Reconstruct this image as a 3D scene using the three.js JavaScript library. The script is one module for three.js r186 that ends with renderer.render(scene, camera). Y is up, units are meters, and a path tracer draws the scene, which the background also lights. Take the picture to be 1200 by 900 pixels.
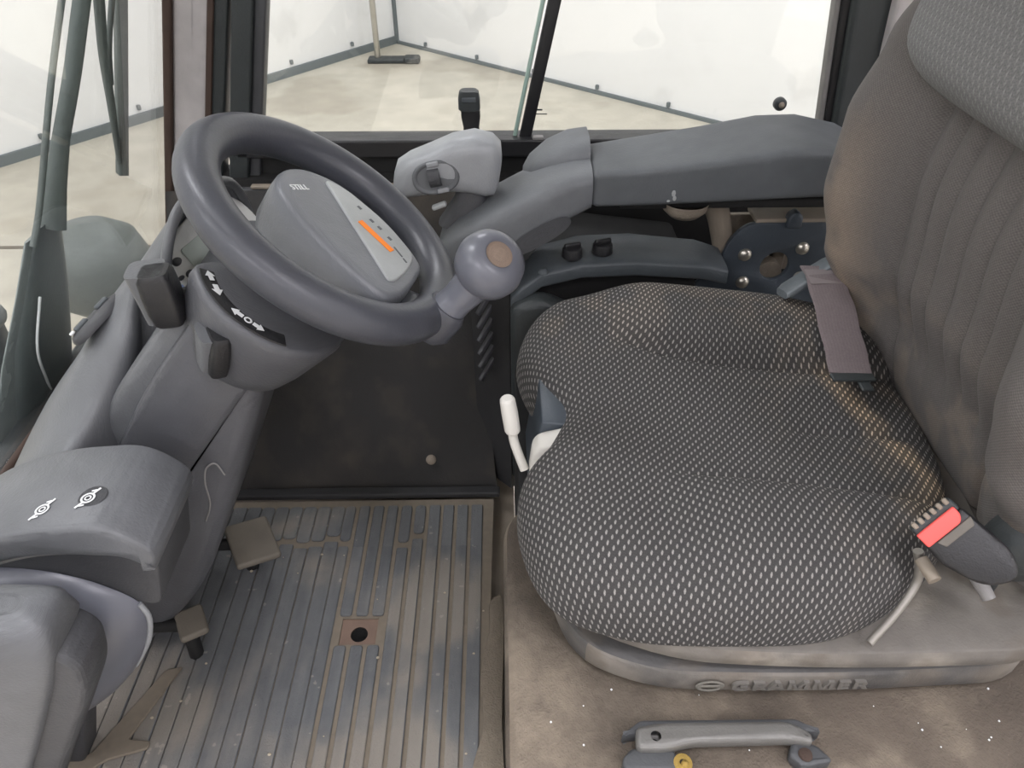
import * as THREE from 'three';
import { RoundedBoxGeometry } from 'three/addons/geometries/RoundedBoxGeometry.js';
import { mergeGeometries, mergeVertices, toCreasedNormals } from 'three/addons/utils/BufferGeometryUtils.js';
import { RectAreaLightUniformsLib } from 'three/addons/lights/RectAreaLightUniformsLib.js';
import { FontLoader } from 'three/addons/loaders/FontLoader.js';
import { TextGeometry } from 'three/addons/geometries/TextGeometry.js';

// ---------------------------------------------------------------- camera, light, exposure
// x: towards the rear of the truck, y: up (0 = cab floor), z: towards the open driver's door
const scene = new THREE.Scene();
scene.background = new THREE.Color(0x000000);
const camera = new THREE.PerspectiveCamera(54.16, 4 / 3, 0.02, 60);
camera.position.set(0, 0.96, 0);
{
  const p = THREE.MathUtils.degToRad(38), w = THREE.MathUtils.degToRad(1);
  camera.lookAt(Math.sin(w) * Math.cos(p), 0.96 - Math.sin(p), -Math.cos(w) * Math.cos(p));
}
const renderer = new THREE.WebGLRenderer({ antialias: true });
renderer.toneMapping = THREE.LinearToneMapping;
renderer.toneMappingExposure = 2.55;
renderer.shadowMap.enabled = true;
RectAreaLightUniformsLib.init();
const LAMP_INTENSITY = 9.5;          // unseen ceiling panels that light the hall
const GROUND = -0.6, CEILING = 3.6;

// ---------------------------------------------------------------- helpers
const V = (x, y, z) => new THREE.Vector3(x, y, z);
const V2 = (x, y) => new THREE.Vector2(x, y);
function rng(seed) { let a = seed >>> 0; return () => { a = (a + 0x6D2B79F5) | 0; let t = Math.imul(a ^ (a >>> 15), 1 | a); t = (t + Math.imul(t ^ (t >>> 7), 61 | t)) ^ t; return ((t ^ (t >>> 14)) >>> 0) / 4294967296; }; }
const clamp = (v, a = 0, b = 1) => Math.min(b, Math.max(a, v));
const smooth = (a, b, v) => { const t = clamp((v - a) / (b - a)); return t * t * (3 - 2 * t); };
const mix = (a, b, t) => a + (b - a) * t;
const used = new Map();
function numbered(n) { const k = used.get(n) || 0; used.set(n, k + 1); return k ? n + '_' + String(k).padStart(3, '0') : n; }
function mesh(name, geo, mat, parent) {
  const m = new THREE.Mesh(geo, mat); m.castShadow = m.receiveShadow = true;
  m.name = parent ? name : numbered(name);
  (parent || scene).add(m); return m;
}
function thing(name, label, category, pos = [0, 0, 0], group) {
  const g = new THREE.Group(); g.name = numbered(name); g.position.set(...pos); scene.add(g);
  g.userData = { label, category }; if (group) g.userData.group = group; return g;
}
function tag(o, label, category, group) { o.userData.label = label; o.userData.category = category; if (group) o.userData.group = group; return o; }
function structure(o, label, category) { o.userData.kind = 'structure'; o.userData.label = label; o.userData.category = category; return o; }
// moves a world-space geometry into the local frame of an unrotated thing
const loc = (geo, t) => geo.translate(-t.position.x, -t.position.y, -t.position.z);

// periodic value noise
function makeNoise(seed, n = 256) {
  const r = rng(seed), g = new Float32Array(n * n); for (let i = 0; i < g.length; i++) g[i] = r();
  return (x, y, per) => {
    const xi = Math.floor(x), yi = Math.floor(y), fx = x - xi, fy = y - yi, sx = fx * fx * (3 - 2 * fx), sy = fy * fy * (3 - 2 * fy);
    const m = v => ((v % per) + per) % per, a = (i, j) => g[(m(j) % n) * n + (m(i) % n)];
    return mix(mix(a(xi, yi), a(xi + 1, yi), sx), mix(a(xi, yi + 1), a(xi + 1, yi + 1), sx), sy);
  };
}
const N1 = makeNoise(11), N2 = makeNoise(29), N3 = makeNoise(47);
function fbm(nz, u, v, f, oct = 4) { let s = 0, a = 0.5, t = 0; for (let i = 0; i < oct; i++) { s += a * nz(u * f, v * f, f); t += a; a *= 0.5; f *= 2; } return s / t; }
function tex(size, fn, { srgb = true, repeat = [1, 1], sy } = {}) {
  const W = size, H = sy || size, d = new Uint8Array(W * H * 4);
  for (let j = 0; j < H; j++) for (let i = 0; i < W; i++) {
    const c = fn((i + 0.5) / W, (j + 0.5) / H), k = (j * W + i) * 4;
    if (typeof c === 'number') { d[k] = d[k + 1] = d[k + 2] = clamp(c) * 255; } else { d[k] = clamp(c[0]) * 255; d[k + 1] = clamp(c[1]) * 255; d[k + 2] = clamp(c[2]) * 255; }
    d[k + 3] = 255;
  }
  const t = new THREE.DataTexture(d, W, H, THREE.RGBAFormat); t.wrapS = t.wrapT = THREE.RepeatWrapping;
  t.magFilter = THREE.LinearFilter; t.minFilter = THREE.LinearMipmapLinearFilter; t.generateMipmaps = true;
  if (srgb) t.colorSpace = THREE.SRGBColorSpace; t.repeat.set(...repeat); t.needsUpdate = true; return t;
}
const rgb = (r, g, b) => [r / 255, g / 255, b / 255];
const lerp3 = (a, b, t) => [mix(a[0], b[0], t), mix(a[1], b[1], t), mix(a[2], b[2], t)];

// uv in metres by the dominant direction of each face
function boxUV(geo) {
  let g = geo.index ? geo.toNonIndexed() : geo;
  g.computeVertexNormals === undefined || (g.attributes.normal || g.computeVertexNormals());
  const p = g.attributes.position, uv = new Float32Array(p.count * 2), a = V(), b = V(), c = V(), n = V();
  for (let i = 0; i < p.count; i += 3) {
    a.fromBufferAttribute(p, i); b.fromBufferAttribute(p, i + 1); c.fromBufferAttribute(p, i + 2);
    n.copy(b).sub(a).cross(c.clone().sub(a)); const ax = Math.abs(n.x), ay = Math.abs(n.y), az = Math.abs(n.z);
    [a, b, c].forEach((q, k) => { const j = (i + k) * 2; if (ay >= ax && ay >= az) { uv[j] = q.x; uv[j + 1] = q.z; } else if (ax >= az) { uv[j] = q.z; uv[j + 1] = q.y; } else { uv[j] = q.x; uv[j + 1] = q.y; } });
  }
  g.setAttribute('uv', new THREE.BufferAttribute(uv, 2)); return g;
}
function rbox(w, h, d, r, x = 0, y = 0, z = 0, seg = 3) { return boxUV(new RoundedBoxGeometry(w, h, d, seg, Math.min(r, w / 2 - 1e-5, h / 2 - 1e-5, d / 2 - 1e-5)).translate(x, y, z)); }
function box(x0, x1, y0, y1, z0, z1) { return boxUV(new THREE.BoxGeometry(x1 - x0, y1 - y0, z1 - z0).translate((x0 + x1) / 2, (y0 + y1) / 2, (z0 + z1) / 2)); }
// rounds the corners of a polygon given as [x, y, radius]
function roundPoly(pts, dr = 0.01, seg = 5) {
  const out = [], n = pts.length;
  for (let i = 0; i < n; i++) {
    const p = V2(pts[i][0], pts[i][1]), a = V2(...pts[(i + n - 1) % n].slice(0, 2)), b = V2(...pts[(i + 1) % n].slice(0, 2));
    const da = a.clone().sub(p), db = b.clone().sub(p); const r = Math.min(pts[i][2] ?? dr, da.length() * 0.48, db.length() * 0.48);
    da.setLength(r); db.setLength(r); const s = p.clone().add(da), e = p.clone().add(db);
    for (let k = 0; k <= seg; k++) { const t = k / seg; out.push(V2((1 - t) ** 2 * s.x + 2 * t * (1 - t) * p.x + t * t * e.x, (1 - t) ** 2 * s.y + 2 * t * (1 - t) * p.y + t * t * e.y)); }
  }
  return out;
}
function curvePoly(pts, n = 48, closed = true) { return new THREE.CatmullRomCurve3(pts.map(q => V(q[0], q[1], 0)), closed, 'centripetal').getPoints(n).slice(0, closed ? n : n + 1).map(q => V2(q.x, q.y)); }
// polygon in (x, y), extruded from z0 to z1 with rounded rims that stay inside the outline
function prism(pts, z0, z1, bevel = 0.004, seg = 3, holes = []) {
  const s = new THREE.Shape(pts); holes.forEach(h => s.holes.push(new THREE.Path(h)));
  const d = z1 - z0, b = Math.min(bevel, d * 0.49);
  const g = new THREE.ExtrudeGeometry(s, { depth: d - 2 * b, bevelEnabled: b > 0, bevelThickness: b, bevelSize: b, bevelOffset: -b, bevelSegments: seg, curveSegments: 8 });
  g.translate(0, 0, z0 + b);
  return boxUV(toCreasedNormals(g, 0.6));
}
// the same with the polygon in (x, z), extruded from y0 up to y1
function slab(pts, y0, y1, bevel = 0.004, seg = 3, holes = []) {
  const fl = a => a.map(p => V2(p.x, -p.y));
  return boxUV(prism(fl(pts), y0, y1, bevel, seg, holes.map(fl)).rotateX(-Math.PI / 2));
}
// rings of equal length joined into one skin
function loft(rings, { closed = true, caps = true, uv = null, crease = 0 } = {}) {
  const m = rings.length, n = rings[0].length, pos = [], uvs = [], idx = [], w = closed ? n + 1 : n; let vv = 0;
  for (let i = 0; i < m; i++) {
    if (i) vv += rings[i][0].distanceTo(rings[i - 1][0]);
    let uu = 0;
    for (let j = 0; j < w; j++) { const p = rings[i][j % n]; if (j) uu += p.distanceTo(rings[i][(j - 1) % n]); pos.push(p.x, p.y, p.z); if (uv) uvs.push(...uv(i, j % n, p, j)); else uvs.push(uu, vv); }
  }
  for (let i = 0; i < m - 1; i++) for (let j = 0; j < w - 1; j++) { const a = i * w + j, b = a + 1, c = a + w, d = c + 1; idx.push(a, b, d, a, d, c); }
  const g = new THREE.BufferGeometry();
  if (caps && closed) for (const i of [0, m - 1]) {
    const c = V(0, 0, 0); rings[i].forEach(p => c.add(p)); c.multiplyScalar(1 / n); const k = pos.length / 3; pos.push(c.x, c.y, c.z); uvs.push(0, 0);
    const base = pos.length / 3; rings[i].forEach(p => { pos.push(p.x, p.y, p.z); uvs.push(p.x, p.z); });
    for (let j = 0; j < n; j++) { const a = base + j, b = base + (j + 1) % n; i ? idx.push(a, b, k) : idx.push(b, a, k); }
  }
  g.setAttribute('position', new THREE.Float32BufferAttribute(pos, 3)); g.setAttribute('uv', new THREE.Float32BufferAttribute(uvs, 2)); g.setIndex(idx); g.computeVertexNormals();
  if (closed) { const nn = g.attributes.normal; for (let i = 0; i < m; i++) { const a = i * w, b = a + n; const x = nn.getX(a) + nn.getX(b), y = nn.getY(a) + nn.getY(b), z = nn.getZ(a) + nn.getZ(b), l = Math.hypot(x, y, z) || 1; nn.setXYZ(a, x / l, y / l, z / l); nn.setXYZ(b, x / l, y / l, z / l); } }
  return crease ? toCreasedNormals(g, crease) : g;
}
// tube with changing radius along a smooth path
function tube(pts, rad, n = 24, rs = 10, straight = false) {
  const c = straight ? null : new THREE.CatmullRomCurve3(pts.map(p => V(...p)), false, 'centripetal'), rings = [];
  const N = straight ? pts.length - 1 : n; let up = null;
  for (let i = 0; i <= N; i++) {
    const t = i / N, p = straight ? V(...pts[i]) : c.getPoint(t);
    const tan = straight ? V(...pts[Math.min(i + 1, N)]).sub(V(...pts[Math.max(i - 1, 0)])).normalize() : c.getTangent(t);
    if (!up) up = Math.abs(tan.y) > 0.9 ? V(1, 0, 0) : V(0, 1, 0);
    const s = V().crossVectors(up, tan).normalize(), q = V().crossVectors(tan, s).normalize(); up = q.clone();
    const r = typeof rad === 'number' ? rad : Array.isArray(rad) ? (() => { const f = t * (rad.length - 1), k = Math.min(Math.floor(f), rad.length - 2); return mix(rad[k], rad[k + 1], f - k); })() : rad(t);
    const ring = []; for (let j = 0; j < rs; j++) { const a = -j / rs * Math.PI * 2; ring.push(p.clone().addScaledVector(s, Math.cos(a) * r).addScaledVector(q, Math.sin(a) * r)); }
    rings.push(ring);
  }
  return loft(rings);
}
// superellipse ring in a plane
function sring(c, ex, ey, a, b, pw = 3, n = 32) {
  const out = []; for (let j = 0; j < n; j++) { const t = j / n * Math.PI * 2, ct = Math.cos(t), st = Math.sin(t); out.push(c.clone().addScaledVector(ex, a * Math.sign(ct) * Math.abs(ct) ** (2 / pw)).addScaledVector(ey, b * Math.sign(st) * Math.abs(st) ** (2 / pw))); } return out;
}
function lathe(prof, seg = 32) { return new THREE.LatheGeometry(prof.map(p => V2(...p)), seg); }
const merge = gs => mergeGeometries(gs.map(g => { const q = g.index ? g.toNonIndexed() : g; for (const k of Object.keys(q.attributes)) if (!['position', 'normal', 'uv'].includes(k)) q.deleteAttribute(k); return q; }));

// ---------------------------------------------------------------- materials
const grainBump = tex(256, (u, v) => 0.55 * N1(u * 96, v * 96, 96) + 0.45 * N2(u * 48, v * 48, 48), { srgb: false, repeat: [9, 9] });
const smudge = tex(512, (u, v) => { const a = fbm(N2, u, v, 5, 5), b = fbm(N3, u, v, 24, 3); return 0.86 + 0.13 * a + 0.08 * (b - 0.5); }, { repeat: [2.2, 2.2] });
const smudgeR = tex(256, (u, v) => { const a = fbm(N1, u, v, 6, 5); return 0.86 + 0.2 * (a - 0.4); }, { srgb: false, repeat: [2.7, 2.7] });
const plastic = (hex, rough, opt = {}) => new THREE.MeshPhysicalMaterial({ color: hex, roughness: rough, map: smudge, roughnessMap: smudgeR, bumpMap: grainBump, bumpScale: 0.00025, ...opt });
const M = {
  dash: plastic(0x6c6e71, 0.5),
  dashDark: plastic(0x4c4d50, 0.6),
  column: plastic(0x5a5b5f, 0.5),
  wheel: plastic(0x4d4f56, 0.42, { bumpScale: 0.0001 }),
  hub: plastic(0x7d8085, 0.42),
  plate: plastic(0xb8bcbc, 0.45),
  knob: new THREE.MeshPhysicalMaterial({ color: 0x63656d, roughness: 0.3 }),
  arm: plastic(0x686b6e, 0.6),
  armPad: plastic(0x5d6164, 0.68),
  joy: plastic(0x9da0a3, 0.45),
  black: plastic(0x232325, 0.5),
  blackMatt: plastic(0x1d1d1d, 0.85),
  console: plastic(0x50565a, 0.6),
  white: new THREE.MeshStandardMaterial({ color: 0xdedcd4, roughness: 0.5 }),
  print: new THREE.MeshStandardMaterial({ color: 0xe4e6e6, roughness: 0.6 }),
  orange: new THREE.MeshStandardMaterial({ color: 0xff8a10, roughness: 0.5 }),
  red: new THREE.MeshStandardMaterial({ color: 0xf25a54, roughness: 0.45 }),
  steel: new THREE.MeshStandardMaterial({ color: 0xb9b5ab, roughness: 0.38, metalness: 0.85, roughnessMap: smudgeR }),
  wornSteel: new THREE.MeshStandardMaterial({ color: 0x8b8780, roughness: 0.5, metalness: 0.5 }),
  bluePaint: plastic(0x4a525a, 0.5, { metalness: 0.1 }),
  dustyMetal: plastic(0x9a8f80, 0.75),
  frame: plastic(0x3a3f40, 0.6),
  pillar: plastic(0x8f8d8b, 0.7),
  paintedPost: plastic(0xc9c4c3, 0.7),
  seal: plastic(0x4d3c33, 0.8),
  rubber: plastic(0x303031, 0.8),
};
const glass = new THREE.MeshPhysicalMaterial({ color: 0xf4f6f4, roughness: 0.02, transmission: 1, thickness: 0, ior: 1.5 });
const glassEdge = new THREE.MeshPhysicalMaterial({ color: 0x9fb8ae, roughness: 0.3 });

// ---------------------------------------------------------------- the hall around the truck
const cA = V2(-0.816, -6.485), dL = V2(-0.59, 0.807), dR = V2(0.739, 0.674);
const cB = cA.clone().addScaledVector(dL, 9.5), cD = cA.clone().addScaledVector(dR, 9.5), cC = cB.clone().add(cD).sub(cA);
{
  const concrete = tex(1024, (u, v) => {
    const a = fbm(N1, u, v, 4, 6), b = fbm(N2, u, v, 40, 4), st = smooth(0.56, 0.72, fbm(N3, u, v, 7, 4));
    let c = lerp3(rgb(176, 170, 155), rgb(203, 198, 184), a); c = lerp3(c, rgb(158, 150, 134), st * 0.45); const k = 0.93 + 0.14 * b; return c.map(x => x * k);
  }, { repeat: [0.22, 0.22] });
  const mFloor = new THREE.MeshStandardMaterial({ map: concrete, roughness: 0.55, roughnessMap: smudgeR });
  const outline = [cA, cB, cC, cD].map(p => V2(p.x, p.y));
  const fl = mesh('floor', slab(outline, GROUND - 0.2, GROUND, 0), mFloor);
  structure(fl, 'beige concrete floor of the hall outside the cab windows', 'floor');
  const jm = new THREE.MeshStandardMaterial({ color: 0x6f675b, roughness: 0.9 });
  const joint = mesh('expansion_joint', box(-2.6, -0.9, GROUND, GROUND + 0.002, -3.02, -2.995).applyMatrix4(new THREE.Matrix4()), jm, fl);
  joint.userData.label = 'dark saw-cut line in the concrete';
  const sheetBump = tex(512, (u, v) => { return fbm(N1, u, v, 5, 3); }, { srgb: false, repeat: [0.35, 0.3] });
  const sheetCol = tex(512, (u, v) => { const a = fbm(N2, u, v, 4, 5), s = smooth(0.62, 0.75, fbm(N3, u, v, 9, 4)); return lerp3(rgb(240, 240, 238), rgb(214, 214, 212), 0.35 * a + 0.35 * s); }, { repeat: [0.4, 0.4] });
  const mSheet = new THREE.MeshStandardMaterial({ map: sheetCol, roughness: 0.75, bumpMap: sheetBump, bumpScale: 0.006 });
  const mStrip = new THREE.MeshStandardMaterial({ color: 0x6d7475, roughness: 0.8 });
  const wall = (name, p, q, label) => {
    const len = p.distanceTo(q), g = box(0, len, GROUND, CEILING, -0.12, 0), w = mesh(name, g, mSheet);
    w.position.set(p.x, 0, p.y); w.rotation.y = -Math.atan2(q.y - p.y, q.x - p.x);
    structure(w, label, 'wall'); return [w, len];
  };
  // the room is on the +z side of each local wall frame
  const [wr, lr] = wall('wall_right', cA, cD, 'white sheeted hall wall seen through the wide rear pane of the side window');
  const [wl, ll] = wall('wall_left', cB, cA, 'white sheeted hall wall seen through the windscreen and front pane');
  wall('wall_back', cC, cB, 'white hall wall behind the photographer on the windscreen side');
  wall('wall_front', cD, cC, 'white hall wall behind the photographer on the seat side');
  const strip = (w, len, t) => { const s = mesh('base_strip', box(0, len, GROUND, GROUND + t, 0, 0.02), mStrip, w); s.userData.label = 'dark grey strip along the foot of the sheet'; };
  strip(wr, lr, 0.022); strip(wl, ll, 0.055);
  const clip = rbox(0.02, 0.03, 0.02, 0.004);
  for (let i = 0; i < 12; i++) { const a = mesh('clip', clip, mStrip, wr); a.position.set(0.35 + i * 0.55, GROUND + 0.045, 0.012); }
  for (let i = 0; i < 12; i++) { const a = mesh('clip', clip, mStrip, wl); a.position.set(ll - 0.5 - i * 0.6, GROUND + 0.09, 0.012); }
  const seam = mesh('corner_seam', box(-0.0, 0.03, GROUND, CEILING, 0, 0.02), mStrip, wr); seam.userData.label = 'dark vertical seam in the wall corner';
  const ceil = mesh('ceiling', slab(outline, CEILING, CEILING + 0.15, 0), new THREE.MeshStandardMaterial({ color: 0xe6e6e2, roughness: 0.9 }));
  structure(ceil, 'white ceiling of the hall', 'ceiling');
  // ceiling panels, all out of view, placed to light the hall and cab
  const em = new THREE.MeshStandardMaterial({ color: 0xffffff, emissive: 0xf8f6ff, emissiveIntensity: 2.5 });
  const ctr = V2((cA.x + cC.x) / 2, (cA.y + cC.y) / 2);
  for (const [i, j] of [[-1, -1], [0, -1], [1, -1], [-1, 0], [0, 0], [1, 0], [-1, 1], [0, 1], [1, 1]]) {
    const x = ctr.x + (dL.x * i + dR.x * j) * 2.9, z = ctr.y + (dL.y * i + dR.y * j) * 2.9;
    const t = thing('unseen_ceiling_light', 'unseen long white ceiling panel light, placed to light the hall and cab', 'light', [x, CEILING - 0.06, z], 'unseen ceiling lights');
    t.rotation.y = -Math.atan2(dR.y, dR.x);
    mesh('housing', rbox(1.9, 0.06, 0.5, 0.01, 0, 0.03, 0), M.white, t);
    mesh('diffuser', box(-0.9, 0.9, -0.006, 0, -0.21, 0.21), em, t);
    const L = new THREE.RectAreaLight(0xf8f5ff, LAMP_INTENSITY, 1.8, 0.42); L.position.set(0, -0.012, 0); L.rotation.x = -Math.PI / 2; t.add(L);
  }
}
// prop pole standing in the hall corner
{
  const t = thing('prop_pole', 'thin light metal prop pole standing before the wall corner', 'pole', [-0.9, GROUND, -5.95]);
  mesh('sleeve', tube([[0, 0.62, 0], [-0.02, 3.4, 0.0]], 0.05, 4, 12), M.white, t);
  mesh('rod', tube([[0.0, 0.02, 0], [0, 0.7, 0]], 0.022, 4, 10), M.steel, t);
  mesh('foot', merge([rbox(0.3, 0.03, 0.12, 0.01, 0.08, 0.015, 0.02), rbox(0.12, 0.05, 0.1, 0.02, 0.26, 0.025, 0.05)]), M.frame, t);
}

// ---------------------------------------------------------------- cab shell
const WX = y => -0.555 + (y - 0.5) * 0.267;     // raked windscreen
{
  const cf = mesh('cab_floor', box(-0.75, 0.02, -0.08, -0.03, -1.24, -0.22), M.dustyMetal); structure(cf, 'dusty metal floor of the cab under the rubber mat', 'floor');
  // lower side wall under the window
  const w = mesh('wall_side', box(-0.5, 1.0, -0.06, 0.45, -1.29, -1.22), M.blackMatt); structure(w, 'dark side wall of the cab below the side window', 'wall');
  // kick panel sloping from the floor up to the side wall
  const kickTex = tex(512, (u, v) => { const a = fbm(N1, u, v, 4, 5), b = fbm(N3, u, v, 14, 4); return lerp3(rgb(44, 43, 42), rgb(78, 71, 62), 0.55 * smooth(0.45, 0.75, a) + 0.35 * smooth(0.5, 0.8, b)); }, { repeat: [1.5, 1.5] });
  const kp = mesh('trim_1', boxUV(loft([[V(-0.56, -0.01, -0.93), V(-0.56, 0.44, -1.2), V(-0.56, 0.42, -1.215), V(-0.56, -0.01, -0.96)], [V(-0.01, -0.01, -0.925), V(-0.05, 0.44, -1.2), V(-0.05, 0.42, -1.215), V(-0.01, -0.01, -0.955)]], { crease: 0.3 })), new THREE.MeshStandardMaterial({ map: kickTex, roughness: 0.85, bumpMap: grainBump, bumpScale: 0.0003 }));
  structure(kp, 'black flat kick panel at the back of the footwell', 'panel');
  const sc = mesh('screw', lathe([[0, 0.005], [0.006, 0.0045], [0.009, 0.001], [0.009, 0]], 20), M.dustyMetal, kp); sc.position.set(-0.125, 0.045, -0.958); sc.rotation.x = 0.95; sc.userData.label = 'brownish screw head';
  const bar = mesh('edge_strip', rbox(0.56, 0.012, 0.02, 0.004, -0.285, 0.006, -0.917), M.rubber, kp);
  bar.userData.label = 'raised black lip where the panel meets the floor';
  // side window
  const sw = new THREE.Group(); sw.name = 'window_1'; scene.add(sw); structure(sw, 'wide sliding side window with dark frame across from the door', 'window');
  mesh('bottom_rail', merge([rbox(1.14, 0.03, 0.05, 0.004, 0.13, 0.497, -1.255)]), M.black, sw);
  mesh('lower_channel', rbox(1.1, 0.05, 0.03, 0.004, 0.09, 0.462, -1.265), M.blackMatt, sw);
  mesh('sill', rbox(1.12, 0.012, 0.05, 0.004, 0.08, 0.432, -1.235), M.dashDark, sw);
  mesh('sill_trim', rbox(1.0, 0.006, 0.012, 0.002, 0.08, 0.441, -1.214), M.dustyMetal, sw);
  mesh('top_rail', rbox(1.2, 0.05, 0.05, 0.006, 0.1, 1.43, -1.26), M.frame, sw);
  const slant = (name, x0, y0, x1, y1, wd, z0, z1, mat) => mesh(name, prism(roundPoly([[x0, y0], [x0 + wd, y0], [x1 + wd, y1], [x1, y1]], 0.002), z0, z1, 0.003), mat, sw);
  slant('front_stile', -0.462, 0.44, -0.225, 1.43, 0.032, -1.275, -1.23, M.frame);
  slant('front_seal', -0.43, 0.44, -0.193, 1.43, 0.018, -1.27, -1.24, M.dashDark);
  slant('rear_stile', 0.549, 0.44, 0.44, 1.43, 0.02, -1.275, -1.235, M.black);
  slant('rear_trim', 0.541, 0.44, 0.432, 1.43, 0.009, -1.262, -1.24, M.pillar);
  slant('divider', 0.033, 0.505, 0.222, 1.43, 0.02, -1.262, -1.246, M.black);
  slant('glass_edge', 0.022, 0.505, 0.211, 1.43, 0.007, -1.258, -1.25, glassEdge);
  const pane = (p, z) => mesh('pane', prism(p.map(q => V2(...q)), z, z + 0.003, 0), glass, sw);
  pane([[-0.42, 0.5], [0.03, 0.5], [0.218, 1.43], [-0.19, 1.43]], -1.2535);
  pane([[0.04, 0.5], [0.55, 0.5], [0.44, 1.43], [0.23, 1.43]], -1.2585);
  const clipg = mesh('stop_clip', rbox(0.018, 0.016, 0.012, 0.002, 0.065, 0.508, -1.238), M.pillar, sw); clipg.userData.label = 'small pale stop clip';
  const kn = mesh('knob', merge([lathe([[0, 0.014], [0.008, 0.013], [0.0105, 0.008], [0.0105, 0.0], [0, 0]], 20).rotateX(Math.PI / 2).translate(0.463, 0.562, -1.255)]), M.frame, sw); kn.userData.label = 'round dark knob on the glass';
  const lk = mesh('knob_pin', lathe([[0, 0.018], [0.004, 0.017], [0.005, 0.013]], 14).rotateX(Math.PI / 2).translate(0.463, 0.563, -1.255), M.dustyMetal, sw); lk.userData.label = 'brownish pin in the knob';
  const print = mesh('glass_print', merge([box(0.062, 0.068, 0.572, 0.577, -1.2555, -1.255), box(0.05, 0.053, 0.566, 0.569, -1.2555, -1.255), box(0.058, 0.072, 0.552, 0.5545, -1.2555, -1.255), box(0.056, 0.08, 0.5455, 0.547, -1.2555, -1.255), box(-0.402, -0.396, 0.566, 0.57, -1.25, -1.2495), box(-0.412, -0.407, 0.556, 0.56, -1.25, -1.2495)]), M.frame, sw);
  print.userData.label = 'small grey marks printed on the glass';
  // window latch in front of the pane
  const lt = thing('window_latch', 'upright black window latch in front of the side window', 'latch', [-0.045, 0.514, -1.222]);
  mesh('stem', loft([[0.0, 0.013], [0.045, 0.013], [0.06, 0.0155], [0.07, 0.0155]].map(([y, a]) => sring(V(0.001 - y * 0.02, y - 0.02, 0), V(1, 0, 0), V(0, 0, 1), a, 0.009, 4, 20))), M.black, lt);
  mesh('head', loft([[0.072, 0.015], [0.074, 0.0175], [0.09, 0.0175], [0.1, 0.0155], [0.102, 0.012]].map(([y, a]) => sring(V(-0.002, y - 0.02, 0.002), V(1, 0, 0), V(0, 0, 1), a, 0.012, 4, 20))), M.frame, lt);
  mesh('button', rbox(0.022, 0.008, 0.006, 0.002, -0.002, 0.07, 0.013), M.console, lt);
  // front corner pillar
  const pl = new THREE.Group(); pl.name = 'trim_2'; scene.add(pl); structure(pl, 'light grey front corner pillar beside the windscreen', 'pillar');
  const pp = (name, x0, wd, z0, z1, mat, b = 0.006) => mesh(name, prism(roundPoly([[x0 + (0.2 - 0.5) * 0.267, 0.2], [x0 + wd + (0.2 - 0.5) * 0.267, 0.2], [x0 + wd + 0.93 * 0.267, 1.43], [x0 + 0.93 * 0.267, 1.43]], 0.002), z0, z1, b), mat, pl);
  pp('post', -0.545, 0.062, -1.285, -1.235, M.paintedPost, 0.012); pp('inner_seal', -0.49, 0.01, -1.27, -1.2325, M.seal, 0.002); pp('outer_seal', -0.556, 0.014, -1.29, -1.23, M.seal, 0.003);
  pp('rear_bead', -0.482, 0.022, -1.28, -1.238, M.frame, 0.004);
  // rear corner pillar
  const rp = new THREE.Group(); rp.name = 'trim_3'; scene.add(rp); structure(rp, 'grey rear corner pillar behind the seat', 'pillar');
  mesh('post', prism(roundPoly([[0.571, 0.3], [0.64, 0.3], [0.54, 1.43], [0.462, 1.43]], 0.004), -1.29, -1.22, 0.01), M.frame, rp);
  mesh('panel', prism(roundPoly([[0.61, 0.3], [0.95, 0.3], [0.95, 1.43], [0.545, 1.43]], 0.004), -1.28, -1.2, 0.008), M.paintedPost, rp);
  // windscreen
  const ws = new THREE.Group(); ws.name = 'window_2'; scene.add(ws); structure(ws, 'raked front windscreen with brown rubber seal', 'window');
  const q = 0.267, gp = (y, z, o) => V(WX(y) + o, y, z);
  mesh('pane', boxUV(loft([[gp(0.315, -1.25, 0), gp(1.43, -1.25, 0), gp(1.43, -1.25, -0.004), gp(0.315, -1.25, -0.004)], [gp(0.315, -0.12, 0), gp(1.43, -0.12, 0), gp(1.43, -0.12, -0.004), gp(0.315, -0.12, -0.004)]], { crease: 0.3 })), glass, ws);
  mesh('seal', tube([[WX(0.317) + 0.004, 0.317, -1.25], [WX(0.317) + 0.004, 0.317, -0.12]], 0.006, 2, 10), M.seal, ws);
  mesh('lower_frame', rbox(0.03, 0.12, 1.15, 0.006, WX(0.3) - 0.018, 0.252, -0.68), M.frame, ws);
}
// cab roof, out of view, placed to dim the light inside
{
  const rf = new THREE.Group(); rf.name = 'roof'; scene.add(rf); structure(rf, 'dark cab roof above the seat, out of view, placed to dim the light inside the cab', 'roof');
  mesh('panel', box(-0.32, 1.0, 1.46, 1.5, -1.29, -0.12), M.frame, rf);
  mesh('unseen_headliner', box(-0.28, 0.98, 1.44, 1.46, -1.22, -0.16), plastic(0xd6d4d0, 0.85), rf);  // out of view, kept pale to bounce light down into the cab
}
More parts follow.
